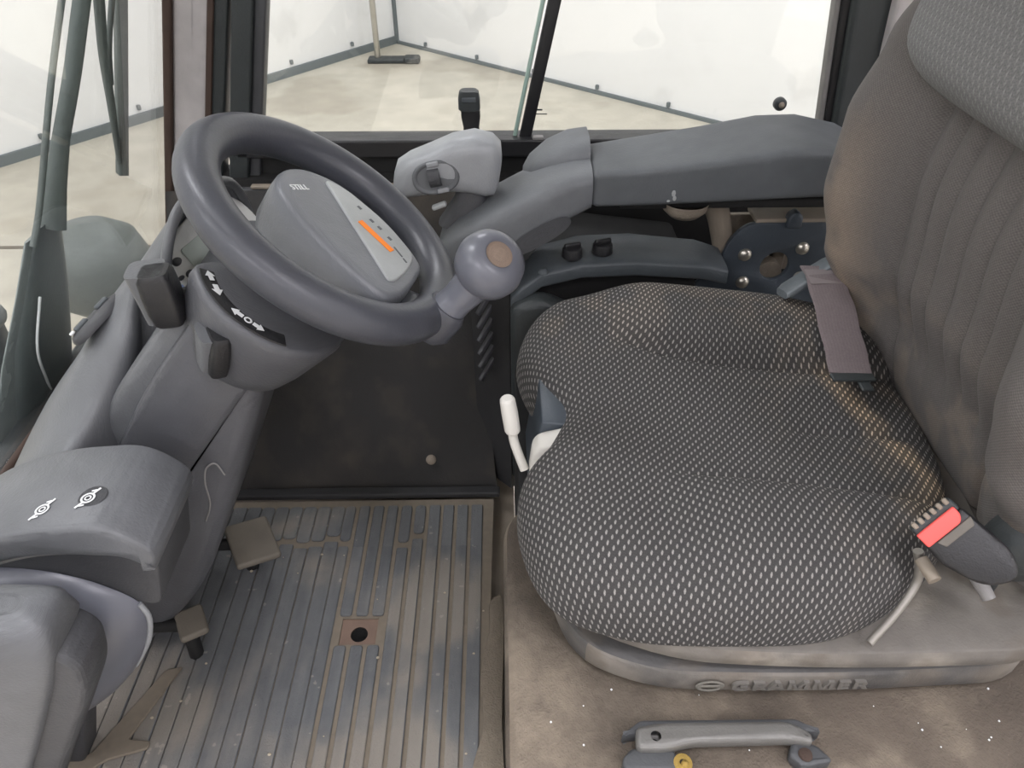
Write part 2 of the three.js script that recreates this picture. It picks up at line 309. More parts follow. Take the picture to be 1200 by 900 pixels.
// things outside the windscreen
{
  const blade = plastic(0x5f6865, 0.65), arm = plastic(0x69716e, 0.6);
  const w1 = thing('windscreen_wiper', 'wide grey wiper with film-like boot at its foot outside the windscreen', 'wiper', [-0.605, 0.45, -0.9]);
  const T = g => loc(g, w1);
  mesh('thin_rod', T(tube([[-0.452, 1.0, -1.12], [-0.512, 0.772, -0.982], [-0.535, 0.689, -0.937], [-0.57, 0.555, -0.872], [-0.58, 0.52, -0.85]], 0.004, 20, 8)), arm, w1);
  mesh('arm', T(tube([[-0.452, 1.0, -1.18], [-0.515, 0.764, -1.038], [-0.535, 0.686, -0.992], [-0.5545, 0.62, -0.951]], [0.0105, 0.0105, 0.0105, 0.0105], 14, 10)), blade, w1);
  mesh('arm_sleeve', T(tube([[-0.5545, 0.62, -0.951], [-0.566, 0.57, -0.921], [-0.58, 0.52, -0.903]], [0.0105, 0.013, 0.016], 10, 10)), blade, w1);
  mesh('boot', T(loft([[[-0.585, 0.53, -0.905], 0.033, 0.006], [[-0.604, 0.467, -0.882], 0.055, 0.014], [[-0.62, 0.405, -0.857], 0.075, 0.02], [[-0.64, 0.33, -0.842], 0.08, 0.022], [[-0.66, 0.25, -0.83], 0.075, 0.02]].map(([c, a, b]) => sring(V(...c), V(0, 0, 1), V(1, 0.2, 0).normalize(), a, b, 2.6, 24)))), plastic(0x565f5e, 0.35), w1);
  mesh('film', T(loft([[[-0.588, 0.525, -0.862], 0.012], [[-0.602, 0.467, -0.832], 0.025], [[-0.62, 0.4, -0.79], 0.035], [[-0.64, 0.32, -0.76], 0.045], [[-0.655, 0.26, -0.75], 0.05]].map(([c, a]) => sring(V(...c), V(0, 0, 1), V(1, 0.2, 0).normalize(), a, 0.003, 2.6, 20)))), plastic(0x8d9694, 0.3), w1).userData.label = 'paler grey film flap';
  mesh('pale_line', T(tube([[-0.585, 0.46, -0.83], [-0.597, 0.4, -0.8], [-0.615, 0.34, -0.815], [-0.635, 0.29, -0.84]], 0.0018, 14, 6)), M.print, w1);  // thin pale curved line over the boot
  const w2 = thing('windscreen_wiper', 'forked dark wiper with narrow blade hanging nearest the corner pillar', 'wiper', [-0.58, 0.5, -1.125]);
  const T2 = g => loc(g, w2);
  mesh('arm', T2(tube([[-0.45, 1.0, -1.07], [-0.517, 0.753, -1.084], [-0.534, 0.69, -1.087], [-0.554, 0.616, -1.103], [-0.579, 0.521, -1.121]], [0.008, 0.0075, 0.007, 0.006, 0.004], 20, 8)), arm, w2);
  mesh('fork', T2(tube([[-0.48, 0.9, -1.2], [-0.52, 0.745, -1.127], [-0.536, 0.684, -1.107], [-0.548, 0.64, -1.108]], 0.004, 14, 8)), arm, w2);
  mesh('blade', T2(tube([[-0.452, 1.0, -1.18], [-0.521, 0.739, -1.154], [-0.584, 0.5, -1.127]], 0.0098, 12, 4)), blade, w2);
  const lp = thing('work_lamp', 'round dark lamp housing seen low through the windscreen', 'lamp', [-0.97, 0.06, -1.62]);
  mesh('housing', lathe([[0, 0.12], [0.06, 0.112], [0.105, 0.08], [0.125, 0.02], [0.12, -0.05], [0.07, -0.1], [0, -0.11]], 28), plastic(0x646a66, 0.5), lp);
  mesh('bracket', tube([[0, -0.1, 0], [0, -0.4, 0.02], [0, -0.63, 0.05]], 0.03, 8, 10), M.frame, lp);
  const mp = thing('hydraulic_post', 'dark upright post with a pale collar at the edge of the windscreen', 'post', [-0.83, -0.6, -1.0]);
  mesh('post', tube([[-0.02, 0.02, 0], [-0.02, 0.96, -0.02]], [0.05, 0.045], 4, 16), plastic(0x333b3d, 0.5), mp);
  mesh('collar', new THREE.TorusGeometry(0.044, 0.011, 10, 28).rotateX(Math.PI / 2).translate(-0.02, 0.9, -0.02), plastic(0x6a706d, 0.5), mp);
  mesh('foot', rbox(0.16, 0.05, 0.16, 0.01, -0.02, 0.025, 0), M.frame, mp);
}

// ---------------------------------------------------------------- floor mat, hood
{
  // one tile covers the whole mat (0.8 m), so the dust lies where the photograph shows it
  const matTex = tex(1024, (u, v) => {
    const x = u / 1.25 - 0.8; let z = v / 1.25 - 0.8; if (z > -0.15) z -= 0.8;
    const st = fbm(N1, u, v * 0.12 + 0.3, 60, 3), d = fbm(N2, u, v, 6, 5), s = fbm(N3, u, v, 60, 3);
    const el = (cx, cz, a, b, rot) => { const c = Math.cos(rot), q = Math.sin(rot), dx = (x - cx) * c + (z - cz) * q, dz = -(x - cx) * q + (z - cz) * c; return 1 - Math.hypot(dx / a, dz / b); };
    const smear = Math.max(el(-0.29, -0.76, 0.13, 0.06, 0.35), el(-0.37, -0.84, 0.1, 0.05, 0.1), el(-0.12, -0.45, 0.12, 0.16, 0), el(-0.08, -0.74, 0.08, 0.15, 0.2), el(-0.52, -0.5, 0.1, 0.12, 0), -1);
    const dust = smooth(0.44, 0.74, d + 0.28 * Math.max(-0.35, smear) + 0.06 * (st - 0.5));
    let c = lerp3(rgb(84, 87, 89), rgb(126, 127, 126), 0.6 * st + 0.25 * s); c = lerp3(c, rgb(152, 143, 129), dust * 0.66); if (s > 0.82) c = lerp3(c, rgb(180, 172, 158), 0.4); return c;
  }, { repeat: [1.25, 1.25] });
  const dustTex = tex(512, (u, v) => { const d = fbm(N2, u, v, 6, 5), s = fbm(N1, u, v, 70, 2); return lerp3(rgb(112, 104, 92), rgb(140, 130, 114), 0.6 * d + 0.4 * s); }, { repeat: [2, 2] });
  const mMat = new THREE.MeshStandardMaterial({ map: matTex, roughness: 0.7, bumpMap: grainBump, bumpScale: 0.0006 });
  const mDust = new THREE.MeshStandardMaterial({ map: dustTex, roughness: 0.95 });
  const t = thing('floor_mat', 'worn ribbed grey rubber mat lying on the cab floor', 'mat', [-0.25, 0, -0.6]);
  const T = g => loc(g, t);
  const outline = [[-0.74, -0.26], [-0.014, -0.26], [-0.018, -0.45], [-0.012, -0.62], [-0.02, -0.7], [-0.016, -0.905], [-0.74, -0.905]];
  const hole = [[-0.239, -0.668], [-0.186, -0.668], [-0.186, -0.624], [-0.239, -0.624]].map(q => V2(...q));
  mesh('sheet', T(slab(outline.map(q => V2(...q)), -0.03, 0.0, 0, 1, [hole])), mDust, t);
  const r = rng(5);
  // ribs: long bars running across the truck; each is a bar of its own
  for (let x = -0.625; x < -0.035; x += 0.0238) {
    const wd = x < -0.27 ? 0.0222 + r() * 0.0006 : 0.0172 + r() * 0.002, cx = x + wd / 2, h = x < -0.27 ? 0.0032 : 0.0038;
    const bar = (z0, z1, rr) => mesh('rib', T(slab(roundPoly([[cx - wd / 2, z0], [cx + wd / 2, z0], [cx + wd / 2, z1], [cx - wd / 2, z1]], rr), -0.001, h, 0.0012, 1)), mMat, t);
    if (cx + wd / 2 > -0.241 && cx - wd / 2 < -0.184) { bar(-0.89, -0.671, 0.005); bar(-0.621, -0.27, 0.005); }
    else if (cx < -0.12 && cx > -0.42) { const cut = -0.83 + 0.02 * r(); bar(-0.89, cut, 0.008); bar(cut + 0.012, -0.27, 0.004); }
    else bar(-0.89, -0.27, 0.004);
  }
  const strip = mesh('border_strip', T(slab(roundPoly([[-0.562, -0.46], [-0.525, -0.47], [-0.47, -0.585], [-0.448, -0.59], [-0.484, -0.488], [-0.455, -0.485], [-0.455, -0.475], [-0.5, -0.462], [-0.53, -0.44]], 0.004), 0.003, 0.0075, 0.0015, 1)), mDust, t); strip.userData.label = 'beige dusty strip along the mat edge';
  const pl = thing('anchor_plate', 'small rusty square plate with a round hole let into the mat', 'plate', [-0.2125, -0.006, -0.646]);
  const ring = []; for (let i = 0; i < 20; i++) ring.push(V2(0.001 + Math.cos(i / 20 * 6.2832) * 0.0125, 0.004 + Math.sin(i / 20 * 6.2832) * 0.0125));
  mesh('plate', slab([V2(-0.0262, -0.0217), V2(0.0262, -0.0217), V2(0.0262, 0.0217), V2(-0.0262, 0.0217)], 0.0005, 0.0035, 0, 1, [ring]), plastic(0x8a7364, 0.85), pl);
  mesh('hole_lining', lathe([[0.0125, 0.0035], [0.0125, -0.02], [0, -0.02]], 20).translate(0.001, 0, 0.004), M.blackMatt, pl);
  // torn dirt strip against the hood
  const dirt = mesh('dirt_strip', T(slab(curvePoly([[-0.05, -0.25], [-0.006, -0.25], [-0.004, -0.5], [-0.006, -0.7], [-0.02, -0.69], [-0.022, -0.64], [-0.03, -0.6], [-0.034, -0.56], [-0.028, -0.5], [-0.042, -0.44], [-0.04, -0.35]], 60), 0.003, 0.008, 0.002, 2)), new THREE.MeshStandardMaterial({ map: dustTex, roughness: 1, bumpMap: grainBump, bumpScale: 0.0012 }), t);
  dirt.userData.label = 'caked brown dirt along the torn mat edge';
  // crumbs on the mat: individually tiny
  const cg = [], cr = rng(71);
  for (let i = 0; i < 30; i++) { const a = 0.0008 + cr() * 0.0018; cg.push(new THREE.IcosahedronGeometry(a, 0).scale(1.2, 0.7, 1).translate(-0.55 + cr() * 0.53, 0.0045, -0.88 + cr() * 0.6)); }
  const crumbs = mesh('debris_crumbs', loc(merge(cg), t), new THREE.MeshStandardMaterial({ color: 0xb8ad98, roughness: 0.9 }), t); crumbs.userData.kind = 'stuff'; crumbs.userData.label = 'pale crumbs of dirt scattered on the mat';

  // hood (battery / engine cover) that carries the seat
  const hoodTex = tex(1024, (u, v) => {
    const a = fbm(N1, u, v, 5, 6), b = fbm(N2, u, v, 90, 2), c2 = fbm(N3, u, v, 9, 4), sp = N2(u * 200, v * 200, 200);
    let c = lerp3(rgb(72, 65, 57), rgb(134, 123, 108), smooth(0.25, 0.75, a) * 0.75 + 0.25 * b); c = lerp3(c, rgb(78, 70, 62), 0.6 * smooth(0.48, 0.68, c2)); if (sp > 0.995) c = lerp3(c, rgb(175, 165, 150), 0.5); return c;
  }, { repeat: [1.6, 1.6] });
  const mHood = new THREE.MeshStandardMaterial({ map: hoodTex, roughness: 0.95, bumpMap: grainBump, bumpScale: 0.001 });
  const hd = thing('felt_hood', 'brown dusty felt-lined hood carrying the driver seat', 'hood', [0.45, 0, -0.6]);
  mesh('cover', loc(slab(roundPoly([[0, -0.205, 0.01], [0, -0.615, 0.03], [0.06, -0.665, 0.02], [0.06, -0.925], [0.98, -0.925], [0.98, -0.205]], 0.01), -0.025, 0.275, 0.014, 4), hd), mHood, hd);
  mesh('side_skirt', loc(slab(roundPoly([[0.02, -0.64], [0.058, -0.675], [0.058, -0.925], [0.02, -0.925]], 0.008), 0.002, 0.27, 0.004, 2), hd), M.blackMatt, hd).userData.label = 'black skirt below the seat front';
  const dg = [], dr = rng(9);
  for (let i = 0; i < 34; i++) { const a = 0.0004 + dr() * 0.0008; dg.push(new THREE.IcosahedronGeometry(a, 0).translate(0.03 + dr() * 0.6, 0.2755, -0.25 - dr() * 0.15)); }
  const gr = mesh('grit', loc(merge(dg), hd), M.print, hd); gr.userData.kind = 'stuff'; gr.userData.label = 'tiny white grains on the felt';
  // handle on the hood
  const h = thing('pull_handle', 'grey metal pull handle bolted on the hood below the seat', 'handle', [0.19, 0.275, -0.33]);
  const H = g => loc(g, h), hm = plastic(0x7c7b77, 0.55, { metalness: 0.3 }), hd2 = plastic(0x4e5052, 0.6);
  const ringH = (cx, cz, rr) => { const o = []; for (let i = 0; i < 20; i++) o.push(V2(cx + Math.cos(i / 20 * 6.2832) * rr, cz + Math.sin(i / 20 * 6.2832) * rr)); return o; };
  mesh('rear_flange', H(slab(roundPoly([[0.104, -0.338], [0.124, -0.352], [0.268, -0.351], [0.288, -0.338], [0.262, -0.34], [0.13, -0.341]], 0.004), 0.275, 0.292, 0.003)), hd2, h);
  mesh('grip', H(slab(roundPoly([[0.118, -0.342, 0.004], [0.14, -0.346, 0.01], [0.258, -0.3455, 0.012], [0.275, -0.334, 0.006], [0.274, -0.325, 0.004], [0.255, -0.3285, 0.02], [0.165, -0.3275, 0.02], [0.145, -0.322, 0.01], [0.116, -0.3225, 0.006]], 0.004), 0.284, 0.299, 0.004, 3, [ringH(0.1345, -0.333, 0.0088)])), hm, h);
  mesh('front_flange_left', H(slab(roundPoly([[0.103, -0.318], [0.112, -0.327], [0.15, -0.3255], [0.156, -0.312], [0.15, -0.307], [0.104, -0.309]], 0.004), 0.275, 0.29, 0.003)), hd2, h).name = 'foot';
  mesh('foot', H(slab(roundPoly([[0.258, -0.331], [0.279, -0.328], [0.29, -0.313], [0.262, -0.308], [0.252, -0.318]], 0.005), 0.275, 0.29, 0.003)), hd2, h);
  const ho = mesh('hole_lining', H(lathe([[0.0088, 0.003], [0.0088, -0.01], [0, -0.01]], 20).translate(0.1345, 0.292, -0.333)), M.blackMatt, h); ho.userData.label = 'dark bolt hole';
  const b2 = mesh('bolt', H(merge([lathe([[0, 0.003], [0.0055, 0.0025], [0.0062, 0], [0.0062, -0.003]], 20).translate(0.266, 0.29, -0.318)])), M.seal, h); b2.userData.label = 'brown rusty bolt';
  const b3 = mesh('washer', H(merge([lathe([[0.003, 0.002], [0.008, 0.002], [0.0085, 0], [0.0085, -0.002]], 22).translate(0.156, 0.289, -0.313), lathe([[0, 0.006], [0.003, 0.0055], [0.0035, 0]], 12).translate(0.157, 0.289, -0.311)])), plastic(0xc8a95c, 0.45, { metalness: 0.5 }), h); b3.userData.label = 'yellow zinc-plated washer';
}

// ---------------------------------------------------------------- dashboard
const dashSections = [   // [z, profile (x, y) from the windscreen base over the crest and down the driver's side]
  [-1.21, [[-0.6, 0.3], [-0.56, 0.35], [-0.52, 0.37], [-0.47, 0.37], [-0.44, 0.35], [-0.43, 0.3], [-0.45, 0.2]]],
  [-1.02, [[-0.6, 0.3], [-0.57, 0.34], [-0.53, 0.37], [-0.47, 0.385], [-0.43, 0.37], [-0.42, 0.33], [-0.44, 0.2]]],
  [-0.93, [[-0.6, 0.3], [-0.56, 0.36], [-0.51, 0.4], [-0.45, 0.44], [-0.41, 0.44], [-0.41, 0.4], [-0.43, 0.2]]],
  [-0.86, [[-0.6, 0.3], [-0.555, 0.37], [-0.5, 0.425], [-0.44, 0.49], [-0.405, 0.51], [-0.41, 0.44], [-0.42, 0.2]]],
  [-0.76, [[-0.6, 0.3], [-0.55, 0.38], [-0.48, 0.46], [-0.415, 0.535], [-0.39, 0.555], [-0.4, 0.46], [-0.42, 0.2]]],
  [-0.71, [[-0.6, 0.3], [-0.548, 0.385], [-0.475, 0.468], [-0.41, 0.545], [-0.385, 0.562], [-0.4, 0.47], [-0.42, 0.2]]],
  [-0.66, [[-0.6, 0.3], [-0.55, 0.375], [-0.485, 0.45], [-0.43, 0.505], [-0.39, 0.52], [-0.4, 0.45], [-0.42, 0.2]]],
  [-0.61, [[-0.6, 0.3], [-0.56, 0.35], [-0.515, 0.4], [-0.465, 0.44], [-0.43, 0.45], [-0.425, 0.4], [-0.44, 0.2]]],
  [-0.55, [[-0.595, 0.3], [-0.56, 0.35], [-0.52, 0.39], [-0.475, 0.42], [-0.445, 0.425], [-0.435, 0.39], [-0.45, 0.25]]],
  [-0.49, [[-0.59, 0.3], [-0.56, 0.345], [-0.52, 0.39], [-0.47, 0.425], [-0.44, 0.43], [-0.43, 0.39], [-0.45, 0.27]]],
];
let dashThing;
{
  const t = dashThing = thing('dashboard', 'smooth grey plastic dashboard with pale instrument panel under the windscreen', 'dashboard', [-0.48, 0.2, -0.8]);
  const rings = dashSections.map(([z, p]) => { const c = curvePoly(p, 40, false).map(q => V(q.x, q.y, z)); c.push(V(-0.6, 0.2, z)); return c; });
  // finer along z
  const fine = []; const cols = rings[0].length;
  const curves = []; for (let j = 0; j < cols; j++) curves.push(new THREE.CatmullRomCurve3(rings.map(r => r[j]), false, 'centripetal'));
  for (let i = 0; i <= 60; i++) fine.push(curves.map(c => c.getPoint(i / 60)));
  mesh('body', loc(loft(fine.reverse(), {}), t), M.dash, t);
  // oval rocker switch set into the cowl
  const rk = mesh('rocker_switch', loft([[0, 0.016, 0.036], [0.004, 0.017, 0.037], [0.009, 0.0145, 0.034], [0.011, 0.009, 0.026]].map(([y, a, b]) => sring(V(0, y, 0), V(1, 0, 0), V(0, 0, 1), a, b, 2.4, 28))), M.dashDark, t);
  rk.position.set(-0.428 + 0.48, 0.518 - 0.2, -0.682 + 0.8); rk.rotation.set(0.5, -0.55, 0.75); rk.scale.set(1.15, 1, 0.95); rk.userData.label = 'oval dark rocker switch';
  for (const z of [-0.016, 0.016]) { const b = mesh('button', rbox(0.012, 0.005, 0.018, 0.0024, 0, 0.012, z), M.console, rk); b.userData.label = 'glossy rocker key'; }
  const tip = mesh('button_tip', rbox(0.006, 0.003, 0.006, 0.0014, 0.002, 0.013, 0.029), M.print, rk); tip.userData.label = 'white tip';
}
// a part of the dashboard that is itself made of pieces; pos in world space
function dashPart(name, label, pos) { const g = new THREE.Group(); g.name = name; g.userData.label = label; g.position.set(...pos).sub(dashThing.position); dashThing.add(g); return g; }
// instrument cluster behind the wheel
{
  const O = [-0.36, 0.5, -0.78], t = dashPart('instrument_cluster', 'pale instrument panel with grey screen under a hood', O);
  const T = g => g.translate(-O[0], -O[1], -O[2]);
  // opening of the hood, from its near foot over the top to the far foot
  const open = new THREE.CatmullRomCurve3([V(-0.352, 0.52, -0.688), V(-0.35, 0.556, -0.69), V(-0.339, 0.598, -0.695), V(-0.331, 0.624, -0.72), V(-0.326, 0.624, -0.78), V(-0.315, 0.607, -0.84), V(-0.313, 0.562, -0.872), V(-0.319, 0.496, -0.885), V(-0.325, 0.45, -0.885)], false, 'centripetal').getPoints(48);
  mesh('hood_rim', T(tube(open.map(p => [p.x, p.y, p.z]), 0.0055, 60, 10)), M.dash, t);
  const skin = (k0, k1, sc, n) => { const rows = []; for (let k = 0; k <= n; k++) { const q = mix(k0, k1, k / n); rows.push(open.map(p => V(p.x - q * 0.09, 0.5 + (p.y - 0.5) * mix(1, sc, q) - q * 0.1, -0.785 + (p.z + 0.785) * mix(1, sc + 0.1, q)))); } return rows; };
  mesh('hood_outside', T(loft(skin(0, 1, 1.0, 8).map(r => r.map(p => V(p.x, p.y + 0.004, p.z))), { closed: false, caps: false })), M.dash, t);
  mesh('hood_inside', T(loft(skin(0, 0.75, 0.86, 6), { closed: false, caps: false })), M.dash, t);
  // face, in a frame whose z points out of the face to the driver
  const m4 = new THREE.Matrix4(); { const n = V(0.78, 0.6, 0.2).normalize(), x = V(0, 1, 0).cross(n).normalize(), y = n.clone().cross(x); m4.makeBasis(x, y, n).setPosition(-0.328, 0.552, -0.79); }
  const B = g => T(g.applyMatrix4(m4));
  const face = curvePoly([[-0.106, -0.022], [-0.1, -0.003], [-0.0785, 0.0215], [-0.05, 0.035], [-0.02, 0.041], [0.05, 0.041], [0.072, 0.02], [0.07, -0.028], [0.03, -0.038], [-0.05, -0.04], [-0.09, -0.036]], 60);
  mesh('face_panel', B(prism(face, 0, 0.01, 0.003)), plastic(0xf0f1ee, 0.5), t);
  const scr = mesh('screen', B(prism(roundPoly([[-0.061, -0.014], [0.05, -0.014], [0.05, 0.022], [-0.058, 0.02]], 0.004), 0.0095, 0.0115, 0.0006)), new THREE.MeshPhysicalMaterial({ color: 0xb4beb7, roughness: 0.3 }), t); scr.userData.label = 'grey green screen';
  for (const [x, y, r] of [[-0.0736, 0.0132, 0.0052], [-0.0714, -0.0046, 0.0048], [-0.0852, -0.002, 0.0028], [0, -0.026, 0.005], [0.03, -0.026, 0.005]]) { const b = mesh('button', B(lathe([[0, 0.004], [r * 0.8, 0.0036], [r, 0.0015], [r, 0]], 18).scale(1.25, 1, 0.85).rotateX(Math.PI / 2).translate(x, y, 0.01)), M.dashDark, t); b.userData.label = 'dark oval button'; }
  const bl = mesh('indicator', B(rbox(0.009, 0.008, 0.003, 0.0012, -0.095, -0.011, 0.0105)), new THREE.MeshStandardMaterial({ color: 0x8fa6d6, roughness: 0.5 }), t); bl.userData.label = 'small blue indicator';
}
// near end of the dash: box with the two printed symbols
{
  const O = [-0.4, 0.3, -0.48], t = dashPart('switch_box', 'grey console end with two white symbols on its sloping top', O);
  const T = g => g.translate(-O[0], -O[1], -O[2]);
  mesh('top_cover', T(prism(roundPoly([[-0.6, 0.33, 0.01], [-0.56, 0.385, 0.04], [-0.49, 0.432, 0.05], [-0.43, 0.452, 0.04], [-0.35, 0.458, 0.045], [-0.313, 0.42, 0.03], [-0.325, 0.39, 0.004], [-0.345, 0.412, 0.03], [-0.42, 0.418, 0.04], [-0.49, 0.4, 0.04], [-0.57, 0.33, 0.01]], 0.01, 8), -0.56, -0.446, 0.01, 5)), M.dash, t);
  mesh('lower_box', T(prism(roundPoly([[-0.58, 0.3], [-0.56, 0.36], [-0.48, 0.41, 0.03], [-0.42, 0.425], [-0.335, 0.425], [-0.324, 0.40, 0.01], [-0.34, 0.325, 0.015], [-0.37, 0.335, 0.02], [-0.42, 0.362, 0.04], [-0.48, 0.365, 0.04], [-0.55, 0.33]], 0.012, 7), -0.55, -0.459, 0.003, 3)), M.dashDark, t);
  const lip = mesh('edge_lip', T(tube([[-0.482, 0.392, -0.459], [-0.43, 0.408, -0.458], [-0.35, 0.41, -0.4585]], 0.0018, 12, 8)), M.pillar, t); lip.userData.label = 'thin pale edge line';
  const sym = () => { const g = [new THREE.TorusGeometry(0.0075, 0.0014, 6, 26).scale(1, 1, 0.3), new THREE.TorusGeometry(0.0035, 0.001, 6, 20).scale(1, 1, 0.3)]; for (const s of [1, -1]) { g.push(new THREE.BoxGeometry(0.012, 0.0026, 0.0006).translate(s * 0.0128, s * 0.0008, 0)); g.push(new THREE.BoxGeometry(0.006, 0.0022, 0.0006).rotateZ(-0.7).translate(s * 0.012, s * 0.0042, 0)); } return merge(g).rotateX(-Math.PI / 2); };
  const sg = sym();
  const disc = mesh('symbol_disc', lathe([[0, 0.0006], [0.0125, 0.0006], [0.013, 0]], 28), M.dashDark, t); disc.position.set(-0.375 + 0.4, 0.4558 - 0.3, -0.485 + 0.48); disc.rotation.z = 0.05; disc.userData.label = 'dark round field under one symbol';
  for (const [x, y, z, q] of [[-0.416, 0.4535, -0.472, 0.14], [-0.378, 0.457, -0.482, 0.05]]) { const m = mesh('symbol', sg, M.print, t); m.position.set(x + 0.4, y - 0.3, z + 0.48); m.rotation.set(0, 0, q); m.rotateY(1.0); m.scale.setScalar(0.74); m.userData.label = 'white printed wheel symbol'; }
}
// domed guard and hand grip in the foreground below the box
{
  const t = thing('curved_guard', 'rounded glossy grey guard below the console end', 'guard', [-0.45, 0.0, -0.46]);
  const T = g => loc(g, t), rings = [];
  const dome = curvePoly([[-0.57, 0.385], [-0.5, 0.392], [-0.43, 0.383], [-0.385, 0.36], [-0.358, 0.328], [-0.37, 0.27], [-0.405, 0.21], [-0.465, 0.148], [-0.56, 0.1], [-0.64, 0.16], [-0.64, 0.32]], 60);
  for (const [z, k] of [[-0.458, 1.0], [-0.4575, 1.0], [-0.453, 0.985], [-0.443, 0.93], [-0.434, 0.82], [-0.428, 0.62], [-0.425, 0.35], [-0.424, 0.1]]) rings.push(dome.map(p => V(-0.5 + (p.x + 0.5) * k, 0.265 + (p.y - 0.265) * k, z)).reverse());
  mesh('dome', T(loft(rings)), M.knob, t);
  mesh('rim', T(tube([[-0.36, 0.333, -0.457], [-0.356, 0.315, -0.456], [-0.366, 0.278, -0.456], [-0.384, 0.245, -0.457], [-0.396, 0.226, -0.457]], 0.003, 16, 8)), M.joy, t).userData.label = 'thin pale rim line';  // thin pale line along the right edge of the dome
  mesh('stay', T(prism(roundPoly([[-0.56, 0.2], [-0.47, 0.18], [-0.53, 0.0], [-0.62, 0.0]], 0.01), -0.5, -0.46, 0.006)), M.dashDark, t);
  const g = thing('hand_grip', 'large tapered grey hand grip standing in front of the guard', 'grip', [-0.45, 0.0, -0.37]);
  const G = q => loc(q, g);
  const gr = [];
  for (const [y, x0, x1, b, p] of [[0, -0.66, -0.57, 0.034, 9], [0.1, -0.61, -0.52, 0.034, 9], [0.2, -0.565, -0.468, 0.034, 9], [0.3, -0.53, -0.415, 0.034, 9], [0.37, -0.51, -0.38, 0.034, 8], [0.415, -0.5, -0.362, 0.033, 7], [0.438, -0.49, -0.362, 0.029, 5], [0.448, -0.48, -0.368, 0.022, 4], [0.451, -0.46, -0.385, 0.012, 3]]) gr.push(sring(V((x0 + x1) / 2, y, -0.372), V(1, 0, 0), V(0, 0, -1), (x1 - x0) / 2, b, p, 60));
  mesh('side_cover', G(prism(roundPoly([[-0.4, 0.41, 0.01], [-0.37, 0.418, 0.02], [-0.35, 0.395, 0.02], [-0.358, 0.35, 0.03], [-0.4, 0.27, 0.05], [-0.455, 0.17, 0.05], [-0.54, 0.0], [-0.6, 0.0], [-0.48, 0.25]], 0.02, 7), -0.4, -0.35, 0.008, 4)), M.dashDark, g);
  mesh('body', G(loft(gr)), M.dash, g);
}
// steering column pedestal
{
  const t = thing('column_pedestal', 'dark grey steering column pedestal reaching from the wheel to the floor', 'pedestal', [-0.45, 0, -0.7]);
  const T = g => loc(g, t);
  mesh('lower_cover', T(prism(roundPoly([[-0.228, 0.535, 0.01], [-0.25, 0.465, 0.03], [-0.312, 0.318, 0.06], [-0.395, 0.136, 0.08], [-0.49, 0.028, 0.04], [-0.53, 0.0], [-0.64, 0.0], [-0.56, 0.2], [-0.44, 0.285, 0.01], [-0.282, 0.49, 0.01], [-0.27, 0.54, 0.01]], 0.01, 7), -0.83, -0.611, 0.02, 5)), M.column, t);
  mesh('core', T(prism(roundPoly([[-0.24, 0.54, 0.01], [-0.265, 0.45, 0.03], [-0.322, 0.318, 0.06], [-0.405, 0.14, 0.08], [-0.53, 0.01], [-0.63, 0.01], [-0.5, 0.3], [-0.455, 0.39, 0.03], [-0.37, 0.505, 0.04], [-0.305, 0.57, 0.01], [-0.245, 0.57, 0.01]], 0.01, 7), -0.815, -0.6215, 0.004, 2)), M.column, t);
  mesh('upper_cover', T(prism(roundPoly([[-0.262, 0.479, 0.004], [-0.42, 0.275, 0.006], [-0.49, 0.3, 0.03], [-0.452, 0.358, 0.03], [-0.417, 0.404, 0.05], [-0.375, 0.469, 0.05], [-0.335, 0.52, 0.04], [-0.297, 0.565, 0.01], [-0.255, 0.56, 0.01], [-0.25, 0.51, 0.01]], 0.01, 7), -0.82, -0.604, 0.009, 5)), M.column, t);
  mesh('outer_shell', T(prism(roundPoly([[-0.25, 0.52, 0.01], [-0.38, 0.3, 0.02], [-0.49, 0.31, 0.03], [-0.468, 0.36, 0.03], [-0.442, 0.41, 0.05], [-0.412, 0.462, 0.05], [-0.366, 0.516, 0.04], [-0.315, 0.572, 0.01], [-0.25, 0.572, 0.01]], 0.01, 7), -0.82, -0.617, 0.012, 5)), M.dash, t);
  const sl = mesh('slot', T(rbox(0.036, 0.006, 0.008, 0.001).rotateZ(-0.5).translate(-0.398, 0.266, -0.6115)), M.blackMatt, t); sl.userData.label = 'dark narrow slot';
  const sl2 = mesh('slot_edge', T(rbox(0.036, 0.004, 0.008, 0.001).rotateZ(-0.5).translate(-0.4005, 0.2605, -0.6115)), M.pillar, t); sl2.userData.label = 'pale edge under the slot';
  const sc = mesh('scratch', T(tube([[-0.353, 0.282, -0.6095], [-0.341, 0.311, -0.6095], [-0.338, 0.347, -0.6095], [-0.331, 0.369, -0.6095], [-0.32, 0.376, -0.6095], [-0.313, 0.358, -0.6095]], 0.0011, 30, 5)), M.pillar, t); sc.userData.label = 'pale curly scratch on the cover';
}
// pedals
for (const [pos, rot, s, label] of [[[-0.425, 0.075, -0.612], 0.05, 0.62, 'small dusty brake pedal beside the pedestal foot'], [[-0.385, 0.06, -0.765], 0.2, 1.1, 'wide dusty accelerator pedal behind the pedestal']]) {
  const t = thing('foot_pedal', label, 'pedal', pos);
  const pd = mesh('pad', rbox(0.06 * s, 0.012, 0.075 * s, 0.005), plastic(0x7f786c, 0.85), t); pd.rotation.set(0.12, 0.5, -rot);
  mesh('arm', tube([[-0.01, -0.004, 0], [-0.08, 0.0, 0], [-0.14, 0.06, 0]], 0.009, 10, 10), M.blackMatt, t);
  mesh('mount', tube([[-0.005, 0, 0], [-0.012, -pos[1], 0]], 0.01, 3, 10), M.blackMatt, t);
}

